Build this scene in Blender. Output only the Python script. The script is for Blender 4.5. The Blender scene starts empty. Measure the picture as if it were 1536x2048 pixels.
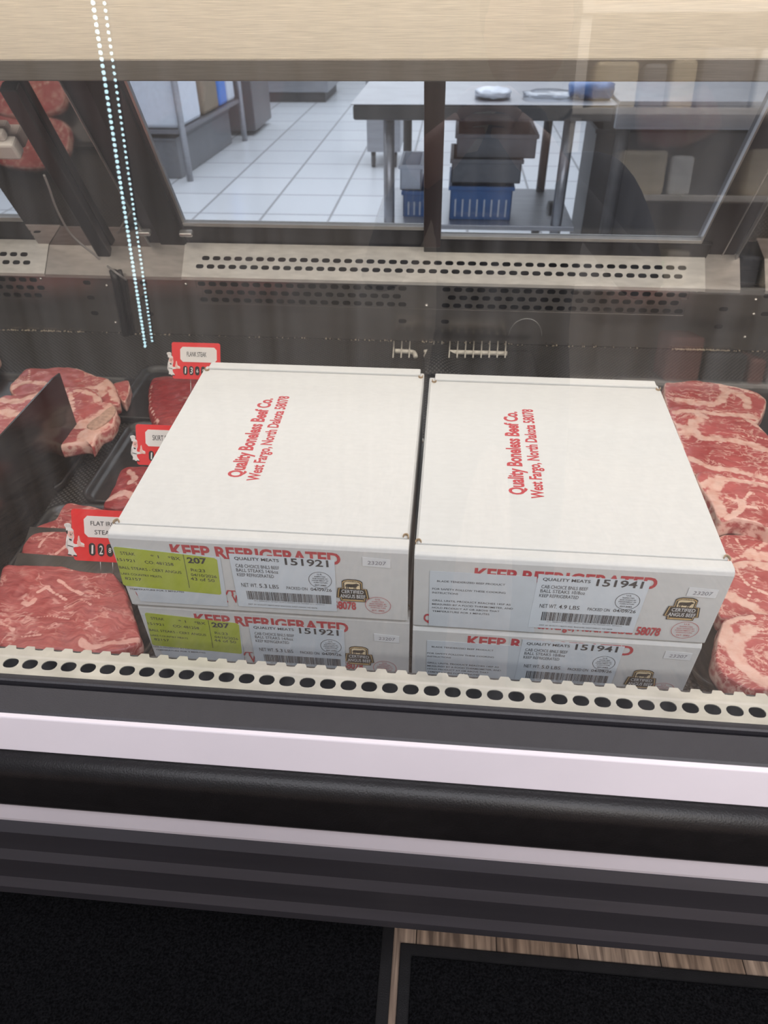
import bpy, bmesh, math, random
from mathutils import Vector, Matrix, noise
random.seed(7)
SC = bpy.context.scene
COL = SC.collection
PI = math.pi

# ------------------------------------------------------------ camera
IW, IH, F = 1536, 2048, 1400.0
CAM = Vector((0, 0, 1.45))
_y = Vector((925-IW/2, -(-70-IH/2), -F)).normalized()
_x = -Vector((-19350-IW/2, -(158-IH/2), -F)).normalized()
_x = (_x-_y*_x.dot(_y)).normalized()
_z = _x.cross(_y)
ROT = Matrix((_x, _y, _z))               # world <- camera
cam = bpy.data.cameras.new('camera')
cam.sensor_fit = 'VERTICAL'; cam.sensor_height = 24.0; cam.lens = F/IH*24.0
cam.clip_start = 0.02
cam.dof.use_dof = True; cam.dof.focus_distance = 0.95; cam.dof.aperture_fstop = 5.0   # a phone's wide lens
camo = bpy.data.objects.new('camera', cam); COL.objects.link(camo)
camo.matrix_world = Matrix.Translation(CAM) @ ROT.to_4x4()
SC.camera = camo

# ------------------------------------------------------------ exposure, world, large lights
SC.view_settings.view_transform = 'Standard'
SC.view_settings.look = 'None'
SC.view_settings.gamma = 1.0
SC.view_settings.use_curve_mapping = False
SC.view_settings.exposure = 0.0
W = bpy.data.worlds.new('world'); SC.world = W; W.use_nodes = True
W.node_tree.nodes['Background'].inputs[0].default_value = (0.80, 0.86, 1.0, 1)
W.node_tree.nodes['Background'].inputs[1].default_value = 0.15


def area(name, loc, sx, sy, power, col, rot=(0, 0, 0)):
    l = bpy.data.lights.new(name, 'AREA'); l.shape = 'RECTANGLE'; l.size = sx; l.size_y = sy
    l.energy = power; l.color = col
    o = bpy.data.objects.new(name, l); COL.objects.link(o); o.location = loc; o.rotation_euler = rot
    return o


area('store_ceiling_light', (0.2, -0.75, 2.95), 5.0, 1.1, 88, (0.92, 0.93, 1.0))
area('store_ceiling_light', (1.8, -2.1, 2.94), 3.5, 0.5, 85, (1.0, 0.95, 0.9))  # unseen lamp set over the shelving to strengthen its reflection
area('kitchen_ceiling_light', (-0.6, 6.0, 2.9), 5.0, 6.0, 215, (0.96, 0.97, 1.0))
area('kitchen_ceiling_light', (-1.5, 11.0, 2.9), 4.0, 3.0, 120, (0.93, 0.96, 1.0))
area('display_case_light', (0.0, 0.80, 1.500), 3.2, 0.07, 5.2, (1.0, 0.885, 0.74), (math.radians(8), 0, 0))
area('added_rear_light', (0.0, 1.27, 1.500), 3.2, 0.05, 2.6, (1.0, 0.885, 0.74), (math.radians(12), 0, 0))  # added to brighten the rear ledge and header


# ------------------------------------------------------------ pixel ray helpers: measure the place from the photo
def ray(px, py):
    return ROT @ Vector((px-IW/2, -(py-IH/2), -F))


def at(px, py, n, d):
    r = ray(px, py); n = Vector(n)
    return CAM + r*((d-n.dot(CAM))/n.dot(r))


TILT = 0.0437
ND = Vector((0, -math.sin(TILT), math.cos(TILT)))          # deck slopes gently to the customer
D0 = ND.dot(Vector((0, 0.614, 0.6656)))
VD = Vector((0, math.cos(TILT), math.sin(TILT)))


def deck(px, py, h=0.0):
    return at(px, py, ND, D0+h)


def deckz(y, h=0.0):
    return 0.6656+(y-0.614)*math.tan(TILT)+h


def aty(px, py, y):
    return at(px, py, (0, 1, 0), y)


LD = Vector((0, -0.492, 0.8704)).normalized()              # up along the leaning rear doors
LN = Vector((0, -0.8704, -0.492)).normalized()             # their normal, to the customer
LB = Vector((0, 1.715, 0.916))


def door(px, py, off=0.0):
    return at(px, py, LN, LN.dot(LB)+off)


def lean(x, s, off=0.0):
    return Vector((x, 0, 0))+LB+LD*s+LN*off


# ------------------------------------------------------------ materials
MATS = {}


def nt(name):
    m = bpy.data.materials.new(name); m.use_nodes = True
    t = m.node_tree; t.nodes.clear()
    out = t.nodes.new('ShaderNodeOutputMaterial')
    return m, t, out


def N(t, kind, **kw):
    n = t.nodes.new(kind)
    for k, v in kw.items():
        if k[0] == 'i' and k[1:].isdigit():
            n.inputs[int(k[1:])].default_value = v
        else:
            setattr(n, k, v)
    return n


def col4(c):
    return (c[0], c[1], c[2], 1)


def mat(name, col, rough=0.5, metal=0.0, var=0.08, scale=30.0, stretch=(1, 1, 1), bump=0.0, bscale=200.0,
        spec=0.5, coat=0.0, emit=None, estr=0.0, obj=True):
    """principled material whose colour is mottled by stretched noise, with optional noise bump"""
    if name in MATS:
        return MATS[name]
    m, t, out = nt(name); L = t.links
    p = N(t, 'ShaderNodeBsdfPrincipled')
    tc = N(t, 'ShaderNodeTexCoord'); mp = N(t, 'ShaderNodeMapping')
    mp.inputs['Scale'].default_value = stretch
    L.new(tc.outputs['Object'], mp.inputs[0])
    nz = N(t, 'ShaderNodeTexNoise'); nz.inputs['Scale'].default_value = scale; nz.inputs['Detail'].default_value = 4
    L.new(mp.outputs[0], nz.inputs['Vector'])
    rp = N(t, 'ShaderNodeValToRGB')
    rp.color_ramp.elements[0].position = 0.3; rp.color_ramp.elements[1].position = 0.7
    rp.color_ramp.elements[0].color = col4([c*(1-var) for c in col])
    rp.color_ramp.elements[1].color = col4([min(1, c*(1+var)) for c in col])
    L.new(nz.outputs['Fac'], rp.inputs[0]); L.new(rp.outputs[0], p.inputs['Base Color'])
    p.inputs['Roughness'].default_value = rough; p.inputs['Metallic'].default_value = metal
    p.inputs['Specular IOR Level'].default_value = spec
    p.inputs['Coat Weight'].default_value = coat
    if bump:
        n2 = N(t, 'ShaderNodeTexNoise'); n2.inputs['Scale'].default_value = bscale; n2.inputs['Detail'].default_value = 3
        L.new(mp.outputs[0], n2.inputs['Vector'])
        b = N(t, 'ShaderNodeBump'); b.inputs['Strength'].default_value = bump; b.inputs['Distance'].default_value = 0.002
        L.new(n2.outputs['Fac'], b.inputs['Height']); L.new(b.outputs[0], p.inputs['Normal'])
    if emit:
        p.inputs['Emission Color'].default_value = col4(emit); p.inputs['Emission Strength'].default_value = estr
    L.new(p.outputs[0], out.inputs[0])
    MATS[name] = m
    return m


card = mat('white_card', (0.64, 0.645, 0.64), 0.75, var=0.025, scale=90, stretch=(1, 3, 1), bump=0.08, bscale=260)
card_brown = mat('brown_card_edge', (0.36, 0.26, 0.16), 0.85, var=0.3, scale=300)
red_ink = mat('red_ink', (0.50, 0.055, 0.065), 0.6, var=0.12, scale=400)
dark_ink = mat('dark_ink', (0.045, 0.045, 0.05), 0.6, var=0.2, scale=500)
green_label = mat('yellow_green_label', (0.43, 0.50, 0.055), 0.45, var=0.05, scale=60, bump=0.15, bscale=40)
ship_label = mat('pale_label', (0.66, 0.72, 0.78), 0.4, var=0.02, scale=80, bump=0.12, bscale=30)
clear_label = mat('pale_blue_label', (0.62, 0.67, 0.72), 0.4, var=0.03, scale=60, bump=0.15, bscale=25)
white_label = mat('white_sticker', (0.74, 0.76, 0.78), 0.45, var=0.02)
emb_black = mat('emblem_black', (0.035, 0.028, 0.02), 0.45, var=0.1)
emb_gold = mat('emblem_gold', (0.62, 0.42, 0.18), 0.45, var=0.1, scale=120)
emb_cream = mat('emblem_cream', (0.80, 0.66, 0.42), 0.45, var=0.1, scale=80)
steel_bright = mat('bright_steel', (0.74, 0.72, 0.69), 0.36, 0.5, var=0.12, scale=26, stretch=(1, 3, 3), bump=0.05, bscale=90)
rail_steel = mat('rail_steel', (0.60, 0.585, 0.54), 0.40, 0.6, var=0.14, scale=24, stretch=(1, 2, 2), bump=0.06, bscale=80)
steel_dark = mat('dull_steel', (0.30, 0.28, 0.27), 0.22, 0.85, var=0.10, scale=14, stretch=(0.5, 4, 4))
steel_brush = mat('brushed_steel', (0.84, 0.77, 0.66), 0.5, 0.1, var=0.16, scale=60, stretch=(0.3, 20, 20), bump=0.1, bscale=120)
steel_lip = mat('header_lip_steel', (0.22, 0.20, 0.18), 0.34, 0.6, var=0.12, scale=60, stretch=(0.3, 14, 14))
mirror_dark = mat('polished_dark_steel', (0.52, 0.47, 0.46), 0.045, 1.0, var=0.03, scale=8)
frame_black = mat('black_frame', (0.018, 0.016, 0.018), 0.3, 0.2, var=0.2, scale=20)
frame_grey = mat('dark_grey_frame', (0.055, 0.05, 0.06), 0.35, 0.4, var=0.1, scale=20, stretch=(0.4, 5, 5))
silver_line = mat('silver_strip', (0.62, 0.62, 0.62), 0.3, 0.8, var=0.05)
charcoal = mat('charcoal_paint', (0.032, 0.030, 0.036), 0.5, var=0.05, scale=60, bump=0.25, bscale=600)
charcoal_low = mat('charcoal_panel', (0.040, 0.037, 0.044), 0.42, var=0.08, scale=20, stretch=(0.2, 4, 4))
white_trim = mat('white_trim_paint', (0.76, 0.70, 0.755), 0.42, var=0.02, scale=10)
rubber = mat('black_rubber', (0.010, 0.009, 0.010), 0.42, var=0.2, scale=40, bump=0.2, bscale=500)
tray_black = mat('black_tray_plastic', (0.022, 0.022, 0.023), 0.28, var=0.2, scale=20)
acrylic = mat('black_acrylic', (0.016, 0.014, 0.012), 0.16, var=0.3, scale=8)
sheet_dark = mat('dark_deli_sheet', (0.060, 0.052, 0.046), 0.35, var=0.2, scale=30)
wire_white = mat('white_coated_wire', (0.72, 0.68, 0.60), 0.4, var=0.15, scale=120)
tag_red = mat('red_tag_card', (0.80, 0.035, 0.035), 0.35, var=0.04, scale=40)
tag_white = mat('tag_white_plate', (0.82, 0.78, 0.74), 0.4, var=0.03)
tag_black = mat('tag_black_tile', (0.02, 0.02, 0.02), 0.3, var=0.1)
skin_print = mat('printed_skin', (0.86, 0.52, 0.44), 0.5, var=0.03)
wire_steel = mat('thin_wire', (0.5, 0.48, 0.46), 0.3, 0.9, var=0.05)
plastic_white = mat('white_plastic', (0.78, 0.74, 0.72), 0.4, var=0.04)
bolt_mat = mat('bolt_steel', (0.75, 0.73, 0.7), 0.2, 0.9, var=0.05)
k_steel = mat('kitchen_steel', (0.36, 0.37, 0.40), 0.32, 0.8, var=0.1, scale=8, stretch=(0.5, 5, 5))
k_steel_light = mat('kitchen_table_steel', (0.34, 0.35, 0.38), 0.42, 0.6, var=0.08, scale=8)
k_dark = mat('kitchen_dark', (0.05, 0.05, 0.055), 0.5, var=0.2)
k_blue = mat('blue_plastic', (0.035, 0.13, 0.36), 0.4, var=0.1)
k_paleblue = mat('pale_blue_plastic', (0.60, 0.66, 0.76), 0.4, var=0.05)
k_grey = mat('grey_tub_plastic', (0.13, 0.14, 0.16), 0.45, var=0.1)
k_wall = mat('kitchen_wall_paint', (0.55, 0.55, 0.56), 0.6, var=0.04)
store_wall = mat('store_wall_paint', (0.62, 0.56, 0.48), 0.7, var=0.05)
store_shelf = mat('store_shelf_paint', (0.80, 0.74, 0.66), 0.5, var=0.04)
shirt = mat('dark_shirt', (0.03, 0.03, 0.04), 0.9, var=0.2)
skin = mat('skin', (0.62, 0.38, 0.30), 0.5, var=0.05)


def glass_mat(name, ior, tint=(0.97, 0.98, 0.98), rough=0.0, streak=True):
    m, t, out = nt(name); L = t.links
    # two-sided pane reflectance (Schlick), the same from either side of the thin sheet
    f0 = 2*((ior-1)/(ior+1))**2
    ge = N(t, 'ShaderNodeNewGeometry'); dt = N(t, 'ShaderNodeVectorMath', operation='DOT_PRODUCT')
    L.new(ge.outputs['Normal'], dt.inputs[0]); L.new(ge.outputs['Incoming'], dt.inputs[1])
    ab = N(t, 'ShaderNodeMath', operation='ABSOLUTE'); L.new(dt.outputs['Value'], ab.inputs[0])
    om = N(t, 'ShaderNodeMath', operation='SUBTRACT'); om.inputs[0].default_value = 1.0; L.new(ab.outputs[0], om.inputs[1])
    pw = N(t, 'ShaderNodeMath', operation='POWER'); pw.inputs[1].default_value = 5.0; L.new(om.outputs[0], pw.inputs[0])
    fr = N(t, 'ShaderNodeMath', operation='MULTIPLY_ADD'); fr.inputs[1].default_value = 1-f0; fr.inputs[2].default_value = f0
    L.new(pw.outputs[0], fr.inputs[0])
    tr = N(t, 'ShaderNodeBsdfTransparent'); tr.inputs[0].default_value = col4(tint)
    gl = N(t, 'ShaderNodeBsdfGlossy'); gl.inputs['Roughness'].default_value = rough
    mx = N(t, 'ShaderNodeMixShader')
    L.new(fr.outputs[0], mx.inputs[0]); L.new(tr.outputs[0], mx.inputs[1]); L.new(gl.outputs[0], mx.inputs[2])
    last = mx
    if streak:   # haze put into the pane: faint vertical streaks of pale diffuse
        tc = N(t, 'ShaderNodeTexCoord'); mp = N(t, 'ShaderNodeMapping'); mp.inputs['Scale'].default_value = (60, 2, 2)
        L.new(tc.outputs['Object'], mp.inputs[0])
        nz = N(t, 'ShaderNodeTexNoise'); nz.inputs['Scale'].default_value = 1.0; nz.inputs['Detail'].default_value = 5
        L.new(mp.outputs[0], nz.inputs['Vector'])
        mr = N(t, 'ShaderNodeMapRange'); mr.inputs[1].default_value = 0.35; mr.inputs[2].default_value = 0.8
        mr.inputs[3].default_value = 0.012; mr.inputs[4].default_value = 0.05
        L.new(nz.outputs['Fac'], mr.inputs[0])
        df = N(t, 'ShaderNodeBsdfDiffuse'); df.inputs[0].default_value = (0.9, 0.9, 0.92, 1)
        m2 = N(t, 'ShaderNodeMixShader')
        L.new(mr.outputs[0], m2.inputs[0]); L.new(mx.outputs[0], m2.inputs[1]); L.new(df.outputs[0], m2.inputs[2])
        last = m2
    L.new(last.outputs[0], out.inputs[0])
    MATS[name] = m
    return m


case_glass = glass_mat('case_glass', 1.62)
door_glass = glass_mat('door_glass', 1.3, (0.93, 0.95, 0.97), streak=False)
clear_plastic = glass_mat('clear_plastic', 1.5, (0.85, 0.88, 0.92), 0.1, streak=False)


def mat_mesh():
    """woven open-weave black mat: small offset cells"""
    m, t, out = nt('woven_black_mat'); L = t.links
    p = N(t, 'ShaderNodeBsdfPrincipled'); p.inputs['Roughness'].default_value = 0.55
    tc = N(t, 'ShaderNodeTexCoord'); mp = N(t, 'ShaderNodeMapping')
    mp.inputs['Rotation'].default_value = (0, 0, 0.7); mp.inputs['Scale'].default_value = (1, 1, 1)
    L.new(tc.outputs['Object'], mp.inputs[0])
    ck = N(t, 'ShaderNodeTexWave'); ck.inputs['Scale'].default_value = 44; ck.bands_direction = 'X'
    c2 = N(t, 'ShaderNodeTexWave'); c2.inputs['Scale'].default_value = 44; c2.bands_direction = 'Y'
    L.new(mp.outputs[0], ck.inputs[0]); L.new(mp.outputs[0], c2.inputs[0])
    mu = N(t, 'ShaderNodeMath', operation='MULTIPLY'); L.new(ck.outputs['Fac'], mu.inputs[0]); L.new(c2.outputs['Fac'], mu.inputs[1])
    rp = N(t, 'ShaderNodeValToRGB'); rp.color_ramp.elements[0].color = (0.008, 0.0078, 0.0075, 1)
    rp.color_ramp.elements[1].color = (0.085, 0.08, 0.075, 1); rp.color_ramp.elements[1].position = 0.6
    L.new(mu.outputs[0], rp.inputs[0]); L.new(rp.outputs[0], p.inputs['Base Color'])
    b = N(t, 'ShaderNodeBump'); b.inputs['Strength'].default_value = 0.7; b.inputs['Distance'].default_value = 0.002
    L.new(mu.outputs[0], b.inputs['Height']); L.new(b.outputs[0], p.inputs['Normal'])
    L.new(p.outputs[0], out.inputs[0])
    return m


woven = mat_mesh()


def carpet_mat():
    m, t, out = nt('black_carpet'); L = t.links
    p = N(t, 'ShaderNodeBsdfPrincipled'); p.inputs['Roughness'].default_value = 0.95
    p.inputs['Specular IOR Level'].default_value = 0.1
    tc = N(t, 'ShaderNodeTexCoord')
    nz = N(t, 'ShaderNodeTexNoise'); nz.inputs['Scale'].default_value = 260; nz.inputs['Detail'].default_value = 4
    L.new(tc.outputs['Object'], nz.inputs[0])
    rp = N(t, 'ShaderNodeValToRGB'); rp.color_ramp.elements[0].color = (0.0015, 0.0015, 0.002, 1); rp.color_ramp.elements[0].position = 0.35
    rp.color_ramp.elements[1].color = (0.012, 0.012, 0.014, 1); rp.color_ramp.elements[1].position = 0.75
    L.new(nz.outputs['Fac'], rp.inputs[0]); L.new(rp.outputs[0], p.inputs['Base Color'])
    b = N(t, 'ShaderNodeBump'); b.inputs['Strength'].default_value = 1.0; b.inputs['Distance'].default_value = 0.004
    L.new(nz.outputs['Fac'], b.inputs['Height']); L.new(b.outputs[0], p.inputs['Normal'])
    L.new(p.outputs[0], out.inputs[0])
    return m


carpet = carpet_mat()


def wood_mat():
    m, t, out = nt('grey_brown_planks'); L = t.links
    p = N(t, 'ShaderNodeBsdfPrincipled'); p.inputs['Roughness'].default_value = 0.5
    tc = N(t, 'ShaderNodeTexCoord')
    br = N(t, 'ShaderNodeTexBrick'); br.inputs['Scale'].default_value = 1.0
    br.inputs['Brick Width'].default_value = 1.2; br.inputs['Row Height'].default_value = 0.15; br.inputs['Mortar Size'].default_value = 0.0012
    br.inputs['Color1'].default_value = (0.24, 0.175, 0.13, 1); br.inputs['Color2'].default_value = (0.34, 0.27, 0.22, 1)
    br.inputs['Mortar'].default_value = (0.03, 0.02, 0.015, 1)
    mp = N(t, 'ShaderNodeMapping'); mp.inputs['Rotation'].default_value = (0, 0, PI/2)
    L.new(tc.outputs['Object'], mp.inputs[0]); L.new(mp.outputs[0], br.inputs[0])
    m2 = N(t, 'ShaderNodeMapping'); m2.inputs['Scale'].default_value = (90, 6, 1); L.new(tc.outputs['Object'], m2.inputs[0])
    nz = N(t, 'ShaderNodeTexNoise'); nz.inputs['Scale'].default_value = 1; nz.inputs['Detail'].default_value = 6; nz.inputs['Distortion'].default_value = 0.6
    L.new(m2.outputs[0], nz.inputs[0])
    rp = N(t, 'ShaderNodeValToRGB'); rp.color_ramp.elements[0].color = (0.45, 0.4, 0.38, 1); rp.color_ramp.elements[0].position = 0.35
    rp.color_ramp.elements[1].color = (1.5, 1.4, 1.3, 1); rp.color_ramp.elements[1].position = 0.7
    L.new(nz.outputs['Fac'], rp.inputs[0])
    mx = N(t, 'ShaderNodeMix', data_type='RGBA', blend_type='MULTIPLY'); mx.inputs[0].default_value = 1
    L.new(br.outputs['Color'], mx.inputs[6]); L.new(rp.outputs[0], mx.inputs[7]); L.new(mx.outputs[2], p.inputs['Base Color'])
    L.new(p.outputs[0], out.inputs[0])
    return m


def tile_mat():
    m, t, out = nt('white_floor_tiles'); L = t.links
    p = N(t, 'ShaderNodeBsdfPrincipled'); p.inputs['Roughness'].default_value = 0.22
    tc = N(t, 'ShaderNodeTexCoord'); mp = N(t, 'ShaderNodeMapping')
    mp.inputs['Location'].default_value = (0.38, 0.22, 0)
    L.new(tc.outputs['Object'], mp.inputs[0])
    br = N(t, 'ShaderNodeTexBrick'); br.offset = 0.0; br.inputs['Scale'].default_value = 1.0
    br.inputs['Brick Width'].default_value = 0.50; br.inputs['Row Height'].default_value = 0.56; br.inputs['Mortar Size'].default_value = 0.010
    br.inputs['Color1'].default_value = (0.66, 0.69, 0.74, 1); br.inputs['Color2'].default_value = (0.60, 0.63, 0.68, 1)
    br.inputs['Mortar'].default_value = (0.30, 0.31, 0.33, 1)
    L.new(mp.outputs[0], br.inputs[0]); L.new(br.outputs['Color'], p.inputs['Base Color'])
    L.new(p.outputs[0], out.inputs[0])
    return m


def meat_mat(name, lean_c, dark_c, fat_c, marble=0.5, grain=0.3, vein=34.0):
    """meat: lean muscle with grain, a ragged fat cap/seams from the 'fat' attribute, and fine marbling"""
    m, t, out = nt(name); L = t.links
    p = N(t, 'ShaderNodeBsdfPrincipled'); p.inputs['Roughness'].default_value = 0.32
    p.inputs['Subsurface Weight'].default_value = 0.06; p.inputs['Subsurface Radius'].default_value = (0.01, 0.004, 0.003)
    p.inputs['Subsurface Scale'].default_value = 0.5
    tc = N(t, 'ShaderNodeTexCoord')
    at_ = N(t, 'ShaderNodeAttribute', attribute_name='fat')
    # warped coordinates
    w = N(t, 'ShaderNodeTexNoise'); w.inputs['Scale'].default_value = 18; w.inputs['Detail'].default_value = 3
    L.new(tc.outputs['Object'], w.inputs[0])
    ad = N(t, 'ShaderNodeVectorMath', operation='MULTIPLY_ADD'); ad.inputs[1].default_value = (0.06, 0.06, 0.06)
    L.new(w.outputs['Color'], ad.inputs[0]); L.new(tc.outputs['Object'], ad.inputs[2])
    # veins: ridged noise
    mpv = N(t, 'ShaderNodeMapping'); mpv.inputs['Scale'].default_value = (1.0, 1.9, 1.0); mpv.inputs['Rotation'].default_value = (0, 0, 0.35)
    L.new(ad.outputs[0], mpv.inputs[0])
    v = N(t, 'ShaderNodeTexNoise'); v.inputs['Scale'].default_value = vein; v.inputs['Detail'].default_value = 3.5; v.inputs['Roughness'].default_value = 0.62
    L.new(mpv.outputs[0], v.inputs[0])
    s1 = N(t, 'ShaderNodeMath', operation='SUBTRACT'); s1.inputs[1].default_value = 0.5; L.new(v.outputs['Fac'], s1.inputs[0])
    s2 = N(t, 'ShaderNodeMath', operation='ABSOLUTE'); L.new(s1.outputs[0], s2.inputs[0])
    vr = N(t, 'ShaderNodeMapRange'); vr.inputs[1].default_value = 0.0; vr.inputs[2].default_value = 0.040
    vr.inputs[3].default_value = 1.0; vr.inputs[4].default_value = 0.0; L.new(s2.outputs[0], vr.inputs[0])
    gate = N(t, 'ShaderNodeTexNoise'); gate.inputs['Scale'].default_value = 26; gate.inputs['Detail'].default_value = 2; L.new(tc.outputs['Object'], gate.inputs[0])
    gr = N(t, 'ShaderNodeMapRange'); gr.inputs[1].default_value = 0.62-0.3*marble; gr.inputs[2].default_value = 0.74-0.3*marble; L.new(gate.outputs['Fac'], gr.inputs[0])
    vg = N(t, 'ShaderNodeMath', operation='MULTIPLY'); L.new(vr.outputs[0], vg.inputs[0]); L.new(gr.outputs[0], vg.inputs[1])
    vm = N(t, 'ShaderNodeMath', operation='MULTIPLY'); vm.inputs[1].default_value = 0.88; L.new(vg.outputs[0], vm.inputs[0])
    # fat from attribute, ragged
    rn = N(t, 'ShaderNodeTexNoise'); rn.inputs['Scale'].default_value = 70; rn.inputs['Detail'].default_value = 4; L.new(tc.outputs['Object'], rn.inputs[0])
    ra = N(t, 'ShaderNodeMath', operation='MULTIPLY_ADD'); ra.inputs[1].default_value = 0.9; L.new(rn.outputs['Fac'], ra.inputs[0]); L.new(at_.outputs['Fac'], ra.inputs[2])
    rr = N(t, 'ShaderNodeMapRange'); rr.inputs[1].default_value = 0.92; rr.inputs[2].default_value = 1.06; L.new(ra.outputs[0], rr.inputs[0])
    mxf = N(t, 'ShaderNodeMath', operation='MAXIMUM'); L.new(rr.outputs[0], mxf.inputs[0]); L.new(vm.outputs[0], mxf.inputs[1])
    # lean colour with grain
    mg = N(t, 'ShaderNodeMapping'); mg.inputs['Scale'].default_value = (0.5, 4.5, 1); mg.inputs['Rotation'].default_value = (0, 0, 0.5)
    L.new(ad.outputs[0], mg.inputs[0])
    g = N(t, 'ShaderNodeTexNoise'); g.inputs['Scale'].default_value = 60; g.inputs['Detail'].default_value = 5; L.new(mg.outputs[0], g.inputs[0])
    big = N(t, 'ShaderNodeTexNoise'); big.inputs['Scale'].default_value = 14; big.inputs['Detail'].default_value = 3; L.new(tc.outputs['Object'], big.inputs[0])
    gm = N(t, 'ShaderNodeMix', data_type='FLOAT'); gm.inputs[0].default_value = grain
    L.new(big.outputs['Fac'], gm.inputs[2]); L.new(g.outputs['Fac'], gm.inputs[3])
    lr = N(t, 'ShaderNodeValToRGB'); lr.color_ramp.elements[0].position = 0.36; lr.color_ramp.elements[1].position = 0.62
    lr.color_ramp.elements[0].color = col4(dark_c); lr.color_ramp.elements[1].color = col4(lean_c)
    L.new(gm.outputs[0], lr.inputs[0])
    fr = N(t, 'ShaderNodeValToRGB'); fr.color_ramp.elements[0].color = col4([fat_c[0]*.9, fat_c[1]*.75, fat_c[2]*.72]); fr.color_ramp.elements[1].color = col4(fat_c)
    fr.color_ramp.elements[0].position = 0.35; fr.color_ramp.elements[1].position = 0.6; L.new(rn.outputs['Fac'], fr.inputs[0])
    mx = N(t, 'ShaderNodeMix', data_type='RGBA'); L.new(mxf.outputs[0], mx.inputs[0]); L.new(lr.outputs[0], mx.inputs[6]); L.new(fr.outputs[0], mx.inputs[7])
    L.new(mx.outputs[2], p.inputs['Base Color'])
    b = N(t, 'ShaderNodeBump'); b.inputs['Strength'].default_value = 0.5; b.inputs['Distance'].default_value = 0.003
    L.new(gm.outputs[0], b.inputs['Height']); L.new(b.outputs[0], p.inputs['Normal'])
    L.new(p.outputs[0], out.inputs[0])
    return m


LEANP, FATP = (0.57, 0.125, 0.12), (0.80, 0.52, 0.43)
meat_rib = meat_mat('ribeye_meat', (0.50, 0.115, 0.11), (0.37, 0.065, 0.062), (0.76, 0.49, 0.41), 0.8, 0.35, 30)
meat_bone = meat_mat('bone_in_meat', (0.50, 0.125, 0.115), (0.37, 0.07, 0.065), (0.78, 0.48, 0.39), 0.55, 0.3, 30)
meat_flat = meat_mat('flat_iron_meat', (0.48, 0.11, 0.10), (0.30, 0.045, 0.045), (0.74, 0.40, 0.34), 0.55, 0.7, 22)
meat_dark = meat_mat('flank_meat', (0.40, 0.050, 0.050), (0.24, 0.022, 0.026), (0.70, 0.42, 0.36), 0.3, 0.8, 16)
bone_m = mat('raw_bone', (0.50, 0.30, 0.22), 0.5, var=0.25, scale=120, bump=0.3)


# ------------------------------------------------------------ object helpers
def finish(name, bm, m, parent=None, loc=None, bevel=0.0, smooth=False, rot=None):
    me = bpy.data.meshes.new(name)
    bmesh.ops.recalc_face_normals(bm, faces=bm.faces)
    bm.to_mesh(me); bm.free()
    for x in (m if isinstance(m, (list, tuple)) else [m]):
        me.materials.append(x)
    o = bpy.data.objects.new(name, me); COL.objects.link(o)
    if parent is not None:
        o.parent = parent
    if loc is not None:
        o.location = loc
    if smooth:
        for f in me.polygons:
            f.use_smooth = True
    if bevel:
        b = o.modifiers.new('bevel', 'BEVEL'); b.width = bevel; b.segments = 2; b.limit_method = 'ANGLE'
        b.angle_limit = math.radians(40)
    return o


def tag(o, label=None, cat=None, group=None, kind=None):
    if label: o['label'] = label
    if cat: o['category'] = cat
    if group: o['group'] = group
    if kind: o['kind'] = kind
    return o


def empty(name, loc=(0, 0, 0), M=None):
    o = bpy.data.objects.new(name, None); COL.objects.link(o); o.empty_display_size = 0.02
    if M is not None:
        o.matrix_world = M
    else:
        o.location = loc
    return o


def boxf(bm, a, b, M=None, mi=0):
    """axis box from corner a to corner b, optional matrix"""
    vs = [Vector((x, y, z)) for x in (a[0], b[0]) for y in (a[1], b[1]) for z in (a[2], b[2])]
    if M is not None:
        vs = [M @ v for v in vs]
    v = [bm.verts.new(p) for p in vs]
    for f in ((0, 1, 3, 2), (4, 6, 7, 5), (0, 4, 5, 1), (2, 3, 7, 6), (0, 2, 6, 4), (1, 5, 7, 3)):
        bm.faces.new([v[i] for i in f]).material_index = mi


def BX(name, a, b, m, parent=None, bevel=0.0, M=None):
    bm = bmesh.new(); boxf(bm, a, b, M)
    return finish(name, bm, m, parent, bevel=bevel)


def prismx(bm, prof, x0, x1):
    """extrude a (y,z) profile along x"""
    A = [bm.verts.new((x0, y, z)) for y, z in prof]; B = [bm.verts.new((x1, y, z)) for y, z in prof]
    n = len(prof)
    for i in range(n):
        j = (i+1) % n
        bm.faces.new((A[i], A[j], B[j], B[i]))
    bm.faces.new(A[::-1]); bm.faces.new(B)


def PRX(name, prof, x0, x1, m, parent=None, bevel=0.0, smooth=False):
    bm = bmesh.new(); prismx(bm, prof, x0, x1)
    return finish(name, bm, m, parent, bevel=bevel, smooth=smooth)


def tube(bm, pts, r, seg=10, cap=True):
    pts = [Vector(p) for p in pts]; rings = []
    up = Vector((0.13, 0.2, 0.97))
    for i, p in enumerate(pts):
        d = (pts[min(i+1, len(pts)-1)]-pts[max(i-1, 0)]).normalized()
        a = d.cross(up)
        if a.length < 1e-3: a = d.cross(Vector((1, 0, 0)))
        a.normalize(); b = d.cross(a)
        rr = r[i] if isinstance(r, (list, tuple)) else r
        rings.append([bm.verts.new(p+(a*math.cos(t)+b*math.sin(t))*rr) for t in [2*PI*k/seg for k in range(seg)]])
    for i in range(len(rings)-1):
        for k in range(seg):
            bm.faces.new((rings[i][k], rings[i][(k+1) % seg], rings[i+1][(k+1) % seg], rings[i+1][k]))
    if cap:
        bm.faces.new(rings[0][::-1]); bm.faces.new(rings[-1])


def TB(name, pts, r, m, parent=None, seg=12):
    bm = bmesh.new(); tube(bm, pts, r, seg)
    return finish(name, bm, m, parent, smooth=True)


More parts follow.
